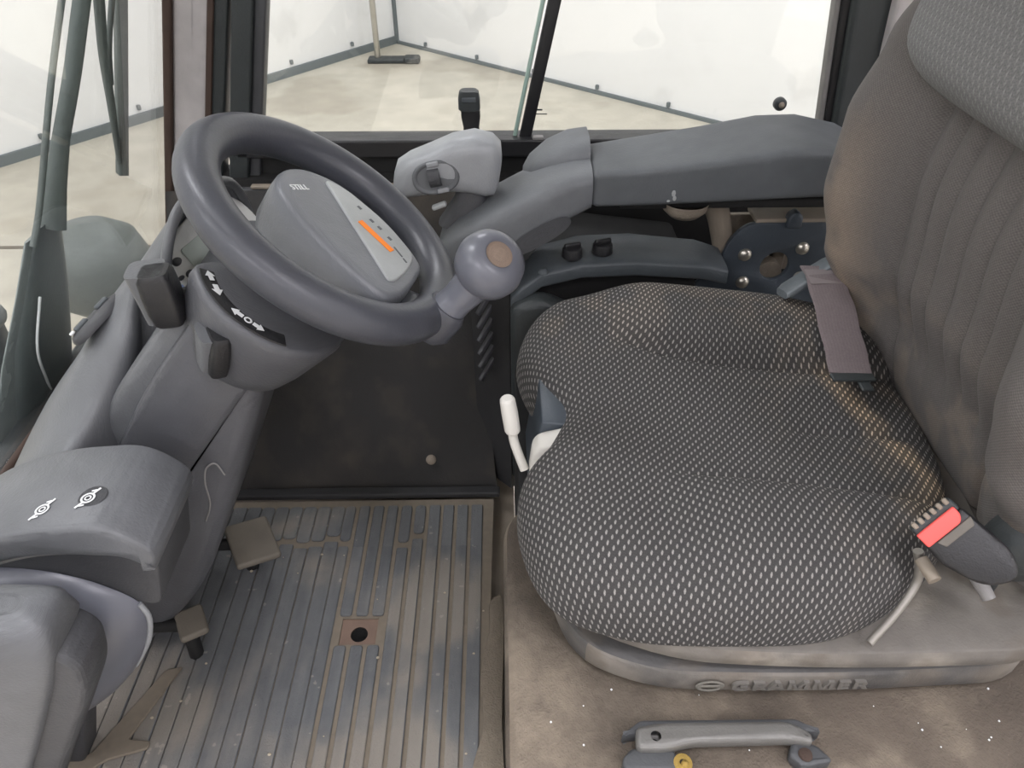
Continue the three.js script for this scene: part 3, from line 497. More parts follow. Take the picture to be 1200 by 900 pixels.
// ---------------------------------------------------------------- steering wheel (local y = column axis, x = down towards the driver)
const WA = THREE.MathUtils.degToRad(37.8), WC = [-0.170, 0.624, -0.689];
const font = await new FontLoader().loadAsync('fonts/droid/droid_sans_bold.typeface.json');
{
  const t = thing('steering_wheel', 'thick-rimmed charcoal steering wheel with grey boss and spinner knob', 'steering wheel', WC);
  t.rotation.z = -WA;
  const rimG = new THREE.TorusGeometry(0.1315, 0.0203, 28, 110).rotateX(Math.PI / 2); for (let i = 0, q = rimG.attributes.uv; i < q.count; i++) q.setXY(i, q.getX(i) * 0.83, q.getY(i) * 0.127);
  mesh('rim', rimG, M.wheel, t);
  // boss: outline measured in the wheel plane, (x, z)
  const face = curvePoly([[-0.045, -0.046], [-0.062, -0.018], [-0.06, 0.012], [-0.04, 0.038], [0.005, 0.066], [0.045, 0.083], [0.066, 0.085], [0.083, 0.066], [0.096, 0.02], [0.098, -0.004], [0.075, -0.028], [0.03, -0.05], [-0.01, -0.06]], 64);
  const c = V2(0.015, 0.008), rings = [];
  for (const [y, s] of [[-0.06, 0.7], [-0.045, 0.92], [-0.03, 1.01], [0.0, 1.03], [0.01, 1.02], [0.0145, 0.995], [0.0165, 0.95], [0.0172, 0.8]]) rings.push(face.map(p => V(c.x + (p.x - c.x) * s - y * 0.0, y, c.y + (p.y - c.y) * s)).reverse());
  mesh('boss', loft(rings), M.hub, t);
  const plate = roundPoly([[-0.026, -0.045, 0.01], [0.0, -0.052, 0.01], [0.05, -0.038, 0.02], [0.088, -0.008, 0.012], [0.084, 0.025, 0.01], [0.073, 0.058, 0.006], [0.066, 0.064, 0.004]], 0.008);
  const pm = mesh('emblem_plate', slab(plate, 0.015, 0.0198, 0.0018, 3), M.plate, t); pm.userData.label = 'light grey cover plate';
  const ob = mesh('logo_bar', rbox(0.044, 0.0008, 0.0085, 0.0004).rotateY(-0.42).translate(0.0425, 0.0202, 0.003), M.orange, pm); ob.userData.label = 'orange logo bar';
  for (const [x, z] of [[0.018, -0.031], [0.034, -0.021], [0.044, -0.017], [0.057, -0.009]]) { const m = mesh('printed_mark', rbox(0.005, 0.0005, 0.004, 0.0002).rotateY(-0.42).translate(x, 0.02, z), M.arm, pm); m.userData.label = 'faint dark printed mark'; }
  for (const [x, z, w] of [[0.069, 0.006, 0.014], [0.078, 0.014, 0.006]]) { const m = mesh('printed_line', rbox(w, 0.0005, 0.0022, 0.0002).rotateY(-0.7).translate(x, 0.02, z), M.arm, pm); m.userData.label = 'faint line of print'; }
  const tg = new TextGeometry('STILL', { font, size: 0.0068, depth: 0.0004, curveSegments: 3, bevelEnabled: false }); tg.computeBoundingBox(); tg.translate(-tg.boundingBox.max.x / 2, 0, 0).rotateX(-Math.PI / 2).rotateY(0.95).translate(-0.04, 0.0172, 0.0);
  const tm = mesh('lettering', tg, M.print, t); tm.userData.label = 'small white letters STILL';
  // spokes under the boss
  for (const [a0, w] of [[0.35, 0.06]]) {
    const s = []; for (const [r, y, h] of [[0.04, -0.035, 0.014], [0.085, -0.022, 0.011], [0.128, -0.004, 0.01]]) s.push(sring(V(Math.cos(a0) * r, y, Math.sin(a0) * r), V(-Math.sin(a0), 0, Math.cos(a0)), V(0, 1, 0), w * 0.5, h, 3, 20));
    mesh('spoke', loft(s), M.wheel, t);
  }
  // spinner knob
  const k = new THREE.Group(); k.name = 'spinner_knob'; t.add(k); k.position.set(0.134, 0.0, 0.045); k.userData.label = 'ball-shaped spinner knob on the rim';
  mesh('clamp', loft([[-0.022, 0.016], [-0.012, 0.0225], [0.012, 0.0225], [0.02, 0.019]].map(([y, r]) => sring(V(0.0, y, 0), V(1, 0, 0), V(0, 0, -1), r, r, 2.4, 28))), M.wheel, k);
  mesh('neck', tube([[0.0, 0.01, 0], [0.003, 0.03, -0.002], [0.006, 0.058, -0.004]], [0.019, 0.017, 0.02], 10, 20), M.knob, k);
  const ball = mesh('ball', lathe([[0, -0.026], [0.012, -0.0255], [0.022, -0.02], [0.0285, -0.009], [0.03, 0.001], [0.0275, 0.011], [0.021, 0.0185], [0.0135, 0.0215], [0.0125, 0.0195], [0, 0.0195]], 40), M.knob, k); ball.scale.setScalar(1.16); ball.position.set(0.006, 0.08, -0.004); ball.quaternion.setFromUnitVectors(V(0, 1, 0), V(0.42, 0.76, 0.5).normalize().applyAxisAngle(V(0, 0, 1), WA));
  const cap = mesh('cap', lathe([[0, 0.0205], [0.008, 0.0203], [0.0118, 0.0197]], 28), plastic(0x9a8676, 0.6), k); cap.position.copy(ball.position); cap.quaternion.copy(ball.quaternion); cap.scale.copy(ball.scale); cap.userData.label = 'brownish worn cap disc';
}
// steering column head with the two stalks
{
  const t = thing('steering_column', 'grey steering column head under the wheel with white arrow symbols', 'steering column', WC);
  t.rotation.z = -WA;
  const colRings = [];   // flattened on the side turned to the instruments
  for (const [r, y] of [[0.04, -0.17], [0.05, -0.17], [0.062, -0.164], [0.07, -0.142], [0.078, -0.11], [0.083, -0.09], [0.082, -0.083], [0.078, -0.079], [0.06, -0.077], [0.055, -0.073], [0.03, -0.073]]) {
    const ring = []; for (let j = 0; j < 64; j++) { const a = j / 64 * Math.PI * 2, x = Math.cos(a), z = -Math.sin(a), f = 1 - 0.45 * smooth(0.38, 0.85, (-x - z) * 0.7071); ring.push(V(-0.01 + x * r * f, y, 0.03 + z * r * f)); } colRings.push(ring);
  }
  mesh('housing', loft(colRings), M.column, t);
  mesh('shaft_cover', lathe([[0, -0.02], [0.035, -0.02], [0.04, -0.08]], 28), M.dashDark, t);
  const arc = (r0, r1, a0, a1) => { const p = []; for (let i = 0; i <= 24; i++) { const a = mix(a0, a1, i / 24); p.push(V2(Math.cos(a) * r1, Math.sin(a) * r1)); } for (let i = 24; i >= 0; i--) { const a = mix(a0, a1, i / 24); p.push(V2(Math.cos(a) * r0, Math.sin(a) * r0)); } return p; };
  const sb = mesh('symbol_band', slab(arc(0.062, 0.0785, 1.2, 2.72), -0.08, -0.0775, 0.0008, 2).translate(-0.01, 0, 0.03), M.black, t); sb.userData.label = 'dark band carrying the arrow symbols';
  const arrow = s => { const g = new THREE.Shape([V2(0.002, -0.003), V2(0.0095 * s, -0.003), V2(0.0095 * s, -0.0065), V2(0.018 * s, 0), V2(0.0095 * s, 0.0065), V2(0.0095 * s, 0.003), V2(0.002, 0.003)]); return new THREE.ExtrudeGeometry(g, { depth: 0.0004, bevelEnabled: false }).rotateX(-Math.PI / 2); };
  const ag = arrow(1);
  // [tail x, z, head x, z] of each arrow in the column's own plane
  for (const [x0, z0, x1, z1] of [[-0.0652, 0.0717, -0.0744, 0.0609], [-0.0637, 0.0731, -0.0541, 0.0853], [-0.0262, 0.0972, -0.0405, 0.0943], [-0.0188, 0.0984, -0.0053, 0.1008]]) {
    const m = mesh('arrow_symbol', ag, M.print, sb); m.position.set(x0, -0.0771, z0); m.rotation.y = -Math.atan2(z1 - z0, x1 - x0); m.scale.setScalar(Math.hypot(x1 - x0, z1 - z0) / 0.018);
  }
  const rs = mesh('ring_symbol', new THREE.TorusGeometry(0.0032, 0.001, 6, 20).scale(1, 1, 0.3).rotateX(-Math.PI / 2), M.print, sb); rs.position.set(-0.0225, -0.0771, 0.0978);
  const st = (name, pos, rot, w, h, d, label) => { const s = mesh(name, loft([[-0.5, 0.72, 0.7], [-0.44, 0.86, 0.86], [-0.2, 0.98, 0.97], [0.1, 1, 1], [0.4, 0.94, 0.93], [0.5, 0.78, 0.76]].map(([k, a, b]) => sring(V(0, k * h, 0), V(1, 0, 0), V(0, 0, -1), w * 0.5 * a, d * 0.5 * b, 4.5, 32))), M.black, null); s.position.set(...pos); s.rotation.set(...rot); tag(s, label, 'lever'); return s; };
  const l1 = st('column_stalk', [-0.32, 0.587, -0.618], [0.0, 0.15, 0.05], 0.033, 0.056, 0.036, 'square dark column stalk knob beside the instrument display');
  const l2 = st('column_stalk', [-0.272, 0.543, -0.59], [0.25, 0.5, -0.35], 0.02, 0.05, 0.036, 'slim dark column stalk knob under the arrow symbols');
  mesh('neck', tube([[0.01, -0.01, -0.012], [0.05, -0.02, -0.04], [0.09, -0.03, -0.07]], 0.009, 8, 10), M.blackMatt, l1);
  mesh('neck', tube([[0, 0, -0.008], [0.02, 0.01, -0.04], [0.03, 0.02, -0.07]], 0.008, 8, 10), M.blackMatt, l2);
  mesh('bezel', loft([[-0.026, 0.8], [0.028, 1]].map(([k, a]) => sring(V(-0.009, k, -0.006), V(1, 0, 0), V(0, 0, -1), 0.017 * a, 0.018 * a, 4, 24))), M.dash, l1);
  mesh('bezel', loft([[-0.02, 0.7], [0.022, 1]].map(([k, a]) => sring(V(-0.008, k, -0.004), V(1, 0, 0), V(0, 0, -1), 0.01 * a, 0.016 * a, 4, 24))), M.dash, l2);
}

// ---------------------------------------------------------------- right-hand console, armrest, joystick
{
  const t = thing('side_console', 'dark side console with two rotary knobs and vent slots beside the seat', 'console', [0.2, 0, -1.08]);
  const T = g => loc(g, t);
  mesh('body', T(prism(roundPoly([[0.0, 0.0, 0.004], [0.93, 0.0], [0.93, 0.25], [0.33, 0.26], [0.3, 0.375], [0.07, 0.405, 0.03], [0.012, 0.37, 0.03]], 0.01), -1.21, -1.0, 0.012, 4)), M.blackMatt, t);
  // top tray carrying the knobs
  mesh('tray', T(loft([[0.015, 0.372, -0.955, 0.02], [0.03, 0.392, -0.965, 0.035], [0.06, 0.41, -0.99, 0.048], [0.12, 0.421, -1.0, 0.05], [0.2, 0.424, -1.0, 0.05], [0.3, 0.42, -0.99, 0.045], [0.335, 0.412, -0.985, 0.04]].map(([x, y, z, w]) => sring(V(x, y - 0.012, z - 0.02), V(0, 0, -1), V(0, 1, 0), w, 0.014, 5, 28)))), M.console, t);
  for (const [x, z] of [[0.106, -0.99], [0.152, -1.002]]) { const k = mesh('rotary_knob', lathe([[0.0135, 0], [0.0155, 0.002], [0.0145, 0.014], [0.0125, 0.0165], [0, 0.017]], 32), M.black, t); k.position.set(x - 0.2, 0.424, z + 1.08); const b = mesh('grip_bar', rbox(0.026, 0.008, 0.007, 0.003, 0, 0.019, 0), M.black, k); b.rotation.y = 0.3; k.userData.label = 'glossy black rotary knob'; }
  const bt = mesh('push_button', lathe([[0, 0.006], [0.006, 0.005], [0.0075, 0]], 20), M.console, t); bt.position.set(0.062 - 0.2, 0.418, -0.955 + 1.08);
  // front face with vent slots, turned a little towards the door
  const fp = mesh('vent_panel', T(loft([[V(-0.04, 0.0, -0.985), V(0.015, 0.0, -0.93), V(0.024, 0.0, -0.94), V(-0.03, 0, -1.0)], [V(-0.052, 0.42, -1.06), V(0.012, 0.42, -0.995), V(0.022, 0.42, -1.0), V(-0.04, 0.42, -1.08)]], { crease: 0.3 })), M.rubber, t); fp.userData.label = 'dark panel with slanted vents';
  for (let i = 0; i < 6; i++) { const y = 0.345 - i * 0.023, q = (y / 0.42), z = mix(-0.955, -1.03, q); const v = mesh('vent_slat', T(rbox(0.07, 0.009, 0.007, 0.002).rotateZ(0.75).rotateY(0.78).translate(mix(-0.012, -0.02, q) , y, z + 0.004)), M.dashDark, t); v.userData.label = 'slanted vent slat'; }
  // seat side shield next to the vents
  mesh('side_shield', T(prism(roundPoly([[0.018, 0.02, 0.01], [0.05, 0.02], [0.11, 0.36], [0.06, 0.385, 0.02], [0.014, 0.37, 0.02]], 0.01), -0.97, -0.93, 0.01, 3)), M.frame, t);
}
{
  const t = thing('armrest', 'broad grey padded armrest beside the backrest under the window', 'armrest', [0.3, 0.5, -1.03]);
  const T = g => loc(g, t);
  const pad = [];
  for (const [x, yt, yb, z0, z1] of [[0.128, 0.556, 0.512, -0.972, -1.07], [0.134, 0.562, 0.51, -0.968, -1.085], [0.2, 0.567, 0.512, -0.966, -1.1], [0.3, 0.578, 0.515, -0.966, -1.115], [0.38, 0.59, 0.518, -0.967, -1.125], [0.44, 0.59, 0.52, -0.968, -1.13], [0.5, 0.578, 0.522, -0.97, -1.125], [0.54, 0.56, 0.524, -0.985, -1.11], [0.55, 0.548, 0.527, -1.0, -1.09]])
    pad.push(sring(V(x, (yt + yb) / 2, (z0 + z1) / 2), V(0, 0, -1), V(0, 1, 0), Math.abs(z1 - z0) / 2, (yt - yb) / 2, 9, 60));
  mesh('pad', T(loft(pad)), M.armPad, t);
  mesh('underplate', T(rbox(0.37, 0.016, 0.11, 0.006, 0.35, 0.508, -1.04)), M.blackMatt, t);
  // front module sweeping down to the joystick
  const fm = [];
  for (const [x, yt, yb, z0, z1] of [[-0.092, 0.43, 0.385, -0.99, -1.06], [-0.085, 0.455, 0.38, -0.975, -1.07], [-0.06, 0.478, 0.385, -0.966, -1.08], [-0.02, 0.5, 0.4, -0.962, -1.085], [0.03, 0.527, 0.43, -0.96, -1.085], [0.07, 0.548, 0.46, -0.96, -1.085], [0.1, 0.558, 0.49, -0.962, -1.085], [0.127, 0.561, 0.505, -0.966, -1.08]])
    fm.push(sring(V(x, (yt + yb) / 2, (z0 + z1) / 2), V(0, 0, -1), V(0, 1, 0), Math.abs(z1 - z0) / 2, (yt - yb) / 2, 4.2, 40));
  mesh('front_module', T(loft(fm)), M.arm, t);
  // raised shell behind the module, below the pad's front
  mesh('wrist_shell', T(loft([[0.035, 0.53, 0.02], [0.045, 0.545, 0.035], [0.07, 0.565, 0.045], [0.1, 0.578, 0.05], [0.128, 0.582, 0.05]].map(([x, y, w]) => sring(V(x, y - 0.035, -1.07), V(0, 0, -1), V(0, 1, 0), w, 0.035, 3, 28)))), M.arm, t);
  // dark shallow ellipse on the near side, standing in for a recessed scoop
  const sc = mesh('finger_scoop', T(loft([[0.004, 0.3], [0.002, 0.8], [-0.001, 1]].map(([d, s]) => sring(V(0.055, 0.474, -0.9575 - d * 0.4), V(1, 0.62, 0).normalize(), V(-0.62, 1, 0).normalize(), 0.05 * s, 0.014 * s, 2.4, 30)))), M.dashDark, t); sc.userData.label = 'dark dished ellipse standing in for a finger scoop';
  mesh('support_arm', T(tube([[0.31, 0.505, -1.03], [0.33, 0.46, -1.04], [0.35, 0.4, -1.05], [0.37, 0.34, -1.06]], [0.02, 0.017, 0.016, 0.018], 14, 14)), M.dustyMetal, t);
  mesh('pivot_cup', T(lathe([[0, -0.012], [0.022, -0.01], [0.032, 0], [0.034, 0.012]], 24).translate(0.265, 0.496, -1.0)), M.dustyMetal, t);
  const gs = mesh('grease_mark', T(merge([new THREE.IcosahedronGeometry(0.003, 1).scale(1, 1.6, 0.25).translate(0.238, 0.533, -0.9655), new THREE.IcosahedronGeometry(0.0022, 1).scale(1.2, 1.8, 0.25).translate(0.24, 0.526, -0.9655), new THREE.IcosahedronGeometry(0.0018, 1).scale(1.4, 1, 0.25).translate(0.232, 0.522, -0.9655)])), M.plate, t); gs.userData.label = 'pale smear on the pad edge';
}
{
  const t = thing('joystick', 'light grey hydraulic joystick with round thumb switch at the armrest front', 'joystick', [-0.05, 0.45, -1.03]);
  const T = g => loc(g, t);
  mesh('boot', T(loft([[0.462, 0.033, 0.029, -0.058], [0.475, 0.03, 0.026, -0.052], [0.5, 0.024, 0.022, -0.042], [0.53, 0.024, 0.022, -0.036], [0.55, 0.026, 0.024, -0.034]].map(([y, a, b, x]) => sring(V(x, y, -1.035), V(1, 0, 0), V(0, 0, -1), a, b, 3, 28)))), M.dashDark, t);
  const gp = [];
  for (const [x, yc, h, w] of [[-0.15, 0.531, 0.012, 0.012], [-0.147, 0.532, 0.024, 0.024], [-0.13, 0.537, 0.03, 0.03], [-0.1, 0.545, 0.034, 0.033], [-0.07, 0.554, 0.038, 0.034], [-0.04, 0.556, 0.042, 0.034], [-0.015, 0.55, 0.042, 0.033], [-0.003, 0.545, 0.036, 0.028], [0.001, 0.543, 0.02, 0.016]])
    gp.push(sring(V(x, yc, -1.03), V(0, 0, -1), V(0.15, 1, 0).normalize(), w, h, 3.2, 36));
  mesh('grip', T(loft(gp)), M.joy, t);
  const sw = mesh('thumb_switch', loft([[0, 0.033, 0.0235], [0.003, 0.033, 0.0235], [0.0045, 0.029, 0.0205], [0.002, 0.026, 0.0175]].map(([z, a, b]) => sring(V(0, 0, z), V(1, 0, 0), V(0, 1, 0), a, b, 2.3, 32))), M.arm, t); sw.position.set(-0.088 + 0.05, 0.545 - 0.45, -0.9985 + 1.03); sw.rotation.set(-0.1, 0, 0.2);
  mesh('roller', new THREE.CylinderGeometry(0.0135, 0.0135, 0.016, 24).rotateZ(Math.PI / 2).translate(-0.002, 0, -0.002), M.dashDark, sw);
  mesh('key', merge([rbox(0.017, 0.007, 0.006, 0.002, 0.0, 0.019, 0.003), rbox(0.017, 0.007, 0.006, 0.002, 0.006, -0.019, 0.003)]), M.joy, sw).name = 'switch_keys';
  const b = mesh('trigger', T(rbox(0.022, 0.007, 0.01, 0.003).rotateZ(0.35).translate(-0.086, 0.502, -1.0)), M.plate, t); b.userData.label = 'pale trigger key under the grip';
}
// mounting bracket between armrest and seat
{
  const t = thing('mounting_bracket', 'blue-grey steel bracket plate with four domed bolts and a round hole', 'bracket', [0.42, 0.28, -1.03]);
  const T = g => loc(g, t), hole = []; for (let i = 0; i < 28; i++) hole.push(V2(0.423 + Math.cos(i / 28 * 6.2832) * 0.022, 0.389 + Math.sin(i / 28 * 6.2832) * 0.024));
  mesh('plate', T(prism(roundPoly([[0.29, 0.28], [0.56, 0.28], [0.56, 0.45, 0.02], [0.5, 0.462], [0.37, 0.462, 0.02], [0.345, 0.435, 0.02], [0.336, 0.39, 0.03], [0.29, 0.345, 0.01]], 0.006), -1.028, -1.018, 0.002, 2, [hole])), M.bluePaint, t);
  mesh('top_flange', T(rbox(0.16, 0.008, 0.05, 0.003, 0.46, 0.463, -1.045)), M.dustyMetal, t);
  mesh('back_block', T(merge([rbox(0.02, 0.1, 0.04, 0.004, 0.415, 0.4, -1.07), rbox(0.02, 0.1, 0.04, 0.004, 0.442, 0.4, -1.075), rbox(0.12, 0.1, 0.01, 0.003, 0.42, 0.39, -1.1)])), M.dustyMetal, t);
  mesh('roller', T(new THREE.CylinderGeometry(0.02, 0.02, 0.02, 24).rotateX(Math.PI / 2).translate(0.423, 0.368, -1.045)), M.dustyMetal, t);
  mesh('fin', T(prism(roundPoly([[0.424, 0.455], [0.448, 0.455], [0.446, 0.475], [0.436, 0.482], [0.426, 0.475]], 0.004), -1.03, -1.012, 0.003)), M.bluePaint, t);
  for (const [x, y] of [[0.373, 0.41], [0.459, 0.42], [0.378, 0.362], [0.466, 0.37]]) { const b = mesh('bolt', lathe([[0, 0.0075], [0.005, 0.0068], [0.009, 0.004], [0.0105, 0], [0.0105, -0.002]], 24).rotateX(Math.PI / 2), M.steel, t); b.position.set(x - 0.42, y - 0.28, -1.018 + 1.03); }
}

// ---------------------------------------------------------------- driver seat
// fabric: dark cloth with rows of short pale stitches; uv in metres, one tile = 16 mm x 14 mm
const stitch = (u, v) => { let m = 0; for (const [cx, cy] of [[0.25, 0.25], [0.75, 0.75]]) for (const ox of [-1, 0, 1]) for (const oy of [-1, 0, 1]) { const dx = u - cx - ox, dy = v - cy - oy, a = dx * 0.95 + dy * 0.3, b = -dx * 0.3 + dy * 0.95; m = Math.max(m, 1 - smooth(0.75, 1.1, Math.hypot(a / 0.115, b / 0.27))); } return m; };
const weave = (dark, light, amount) => tex(64, (u, v) => { const n = 0.85 + 0.3 * N1(u * 16, v * 16, 16); return lerp3(dark, light, amount * stitch(u, v)).map(c => c * n); }, { repeat: [1 / 0.0096, 1 / 0.0108] });
const weaveBump = tex(64, (u, v) => 0.4 + 0.5 * stitch(u, v) + 0.1 * N2(u * 32, v * 32, 32), { srgb: false, repeat: [1 / 0.0096, 1 / 0.0108] });
const mFabric = new THREE.MeshPhysicalMaterial({ map: weave(rgb(60, 59, 58), rgb(168, 165, 160), 0.72), roughness: 0.95, bumpMap: weaveBump, bumpScale: 0.0006, sheen: 0.25, sheenRoughness: 0.6, sheenColor: new THREE.Color(0x8a8780), vertexColors: true });
const fineTex = tex(128, (u, v) => { const a = Math.sin(u * Math.PI * 2 * 16) * Math.sin(v * Math.PI * 2 * 16), n = N1(u * 64, v * 64, 64); const k = 0.92 + 0.1 * a + 0.12 * (n - 0.5); return rgb(108, 104, 101).map(c => c * k); }, { repeat: [1 / 0.05, 1 / 0.05] });
const fineBump = tex(128, (u, v) => 0.5 + 0.5 * Math.sin(u * Math.PI * 2 * 16) * Math.sin(v * Math.PI * 2 * 16), { srgb: false, repeat: [1 / 0.05, 1 / 0.05] });
const mCloth = new THREE.MeshPhysicalMaterial({ map: fineTex, roughness: 0.95, bumpMap: fineBump, bumpScale: 0.0004, sheen: 0.35, sheenRoughness: 0.6, sheenColor: new THREE.Color(0x96938e), vertexColors: true });
const mPadCloth = new THREE.MeshPhysicalMaterial({ map: weave(rgb(112, 112, 111), rgb(136, 136, 134), 0.7), roughness: 0.95, bumpMap: weaveBump, bumpScale: 0.0004, sheen: 0.35, sheenRoughness: 0.6, sheenColor: new THREE.Color(0x96938e) });
// dust colour by vertex: fn(p) -> amount of brown dust lying in the cloth there
function dustColours(g, fn) { const p = g.attributes.position, c = new Float32Array(p.count * 3), d = [3.2, 2.65, 2.0]; for (let i = 0; i < p.count; i++) { const k = fn(p.getX(i), p.getY(i), p.getZ(i)); for (let j = 0; j < 3; j++) c[i * 3 + j] = mix(1, d[j], clamp(k)); } g.setAttribute('color', new THREE.BufferAttribute(c, 3)); return g; }
const segDist = (x, z, a, b) => { const dx = b[0] - a[0], dz = b[1] - a[1], t = clamp(((x - a[0]) * dx + (z - a[1]) * dz) / (dx * dx + dz * dz)); return Math.hypot(x - a[0] - t * dx, z - a[1] - t * dz); };
{
  const t = thing('driver_seat', 'dark patterned cloth driver seat with ribbed backrest and dusty plastic base', 'seat', [0.28, 0.275, -0.65]);
  const T = g => loc(g, t);
  // ---- cushion
  const NT = 260, NS = 110, C0 = V2(0.25, -0.645);
  const outline = curvePoly([[0.02, -0.80], [0.03, -0.725], [0.062, -0.665], [0.047, -0.61], [0.018, -0.56], [0.018, -0.49], [0.045, -0.425], [0.105, -0.394], [0.2, -0.385], [0.3, -0.39], [0.375, -0.425], [0.445, -0.49], [0.49, -0.6], [0.495, -0.72], [0.475, -0.84], [0.40, -0.885], [0.3, -0.9], [0.14, -0.91], [0.05, -0.875]], NT);
  // seams between the middle panel and the bolsters
  const farSeam = x => -0.728 - 0.11 * Math.exp(-(x - 0.1) / 0.07) , nearSeam = x => -0.545 + 0.10 * (x - 0.16);
  const top = (x, z) => {
    const sx = smooth(0.10, 0.2, x); let y = 0.418 + 0.012 * smooth(0.25, 0.02, x) - 0.014 * smooth(0.2, 0.45, x);
    const df = farSeam(x) - z, dn = z - nearSeam(x);
    y += sx * 0.042 * (1 - Math.exp(-Math.max(0, df) / 0.025)) - sx * 0.006 * Math.exp(-((df / 0.006) ** 2)); y += smooth(0.14, 0.24, x) * (0.026 * (1 - Math.exp(-Math.max(0, dn) / 0.022)) - 0.004 * Math.exp(-((dn / 0.006) ** 2)));
    y += 0.02 * smooth(0.06, 0.2, -z - 0.7) * (1 - sx); y += 0.008 * smooth(0.05, 0.15, z + 0.6) * (1 - sx);
    // middle panel dished, short cross crease
    if (df < 0 && dn < 0) { const w = nearSeam(x) - farSeam(x), q = dn / w + 1; y -= 0.009 * Math.sin(Math.PI * clamp(q)) ; }
    y -= 0.006 * Math.exp(-((z + 0.625 - 0.02 * (x - 0.35)) ** 2) / 0.00005) * smooth(0.3, 0.36, x);
    return y;
  };
  const rings = [], uvR = []; let acc = new Float32Array(NT), prev = null;
  for (let i = 0; i <= NS; i++) {
    const s = i / NS, ring = [], uvr = [];
    for (let j = 0; j < NT; j++) {
      const o = outline[j], dx = o.x - C0.x, dz = o.y - C0.y; let p;
      if (s <= 0.86) { const q = s / 0.86, rr = Math.sin(q * Math.PI / 2) ** 0.92 || 0; const rho = mix(q, rr, 0.55) ; const x = C0.x + dx * rho, z = C0.y + dz * rho; const e = 1 - Math.pow(1 - Math.pow(rho, 9), 0.5), lo = 0.362; p = V(x, mix(top(x, z), lo, clamp(e)), z); }
      else { const q = (s - 0.86) / 0.14; const rho = 1 - 0.10 * q * q; p = V(C0.x + dx * rho, mix(0.362, 0.33, q), C0.y + dz * rho); }
      if (prev) acc[j] += p.distanceTo(prev[j]); const l = Math.hypot(dx, dz) || 1; uvr.push([C0.x + dx / l * acc[j], C0.y + dz / l * acc[j]]); ring.push(p);
    }
    prev = ring; rings.push(ring); uvR.push(uvr);
  }
  const flip = rings.map(r => r.slice().reverse()), flipUV = uvR.map(r => r.slice().reverse());
  let g = loft(flip, { uv: (i, j) => flipUV[i][j] });
  const dn = (x, z) => fbm(N2, x * 2, z * 2, 16, 4);
  dustColours(g, (x, y, z) => { const n = dn(x, z); const d1 = segDist(x, z, [0.40, -0.72], [0.455, -0.55]), d2 = segDist(x, z, [0.455, -0.55], [0.40, -0.5]); return (smooth(0.026, 0.0, d1) * 1.0 + smooth(0.03, 0, d2) * 0.5) * smooth(0.25, 0.6, n + 0.1) + 0.22 * smooth(0.5, 0.7, n) * smooth(0.25, 0.45, x) + 0.18 * smooth(0.4, 0.65, n) * smooth(-0.72, -0.84, z); });
  mesh('cushion', T(g), mFabric, t).userData.label = 'dark cloth cushion with pale stitch pattern';
  // ---- backrest: horizontal rings, front side carries bolsters and flutes
  const zc = -0.635, hw = 0.25, rows = 70, cols = 220, br = [], bu = [];
  const key = (tab, y) => { for (let i = 0; i < tab.length - 1; i++) if (y <= tab[i + 1][0]) { const q = clamp((y - tab[i][0]) / (tab[i + 1][0] - tab[i][0])); return mix(tab[i][1], tab[i + 1][1], q * q * (3 - 2 * q)); } return tab[tab.length - 1][1]; };
  const bol = [[0.36, 0.475], [0.45, 0.44], [0.52, 0.405], [0.6, 0.385], [0.68, 0.388], [0.76, 0.41], [0.85, 0.445], [1.1, 0.53]];
  const mid = [[0.36, 0.49], [0.45, 0.475], [0.55, 0.445], [0.65, 0.437], [0.75, 0.45], [0.85, 0.475], [1.1, 0.545]];
  for (let i = 0; i <= rows; i++) {
    const s = i / rows, y = mix(0.36, 1.12, s), w = hw * (1 - 0.22 * smooth(0.72, 1.0, y)) * (1 - 0.06 * smooth(0.5, 0.36, y)), xb = 0.56 + (y - 0.4) * 0.2, ring = [], ur = [];
    const end = 1 - Math.pow(Math.abs(s * 2 - 1), 24);
    for (let j = 0; j < cols; j++) {
      let x, z; const NF = 180;
      if (j < NF) { const q = j / (NF - 1) * 2 - 1, aq = Math.abs(q); // -1 far .. 1 near
        z = zc + w * Math.sign(q) * Math.pow(aq, 0.92);
        const kb = smooth(0.36, 0.78, aq), xf = mix(key(mid, y), key(bol, y), kb), rnd = aq > 0.78 ? 0.085 * (1 - Math.sqrt(Math.max(0, 1 - Math.pow((aq - 0.78) / 0.22, 2)))) : 0;
        let fl = 0; const fq = q + 0.1 * (y - 0.6); if (Math.abs(fq) < 0.4 && y > 0.44) { const k = smooth(0.44, 0.5, y) * (1 - smooth(0.8, 0.86, y)) * smooth(0.4, 0.36, Math.abs(fq)); fl = -0.011 * k * Math.pow(Math.abs(Math.sin(fq * Math.PI / 0.13)), 0.7) + 0.008 * k; }
        const seam = 0.008 * Math.exp(-((aq - 0.42) ** 2) / 0.0005);
        x = xf + rnd + fl + seam; }
      else { const q = (j - NF + 1) / (cols - NF + 1); z = zc + w * Math.cos(q * Math.PI) ; x = key(bol, y) + 0.085 + (xb - key(bol, y) - 0.085 + 0.02) * Math.pow(Math.sin(q * Math.PI), 0.5); }
      const cx = key(mid, y) + 0.05; x = mix(cx, x, mix(0.75, 1, end)); z = mix(zc, z, mix(0.9, 1, end));
      ring.push(V(x, y, z)); ur.push([(z - zc), y]);
    }
    br.push(ring); bu.push(ur);
  }
  const fb = br.map(r => r.slice().reverse()), fu = bu.map(r => r.slice().reverse());
  g = loft(fb, { uv: (i, j) => fu[i][j] });
  dustColours(g, (x, y, z) => { const n = fbm(N3, (z + 2) * 2, y * 2, 12, 4); return 0.42 * Math.exp(-(((z + 0.815) / 0.03) ** 2)) * smooth(0.75, 0.55, y) * smooth(0.3, 0.6, n) + 0.16 * smooth(0.5, 0.65, n) * smooth(0.6, 0.45, y); });
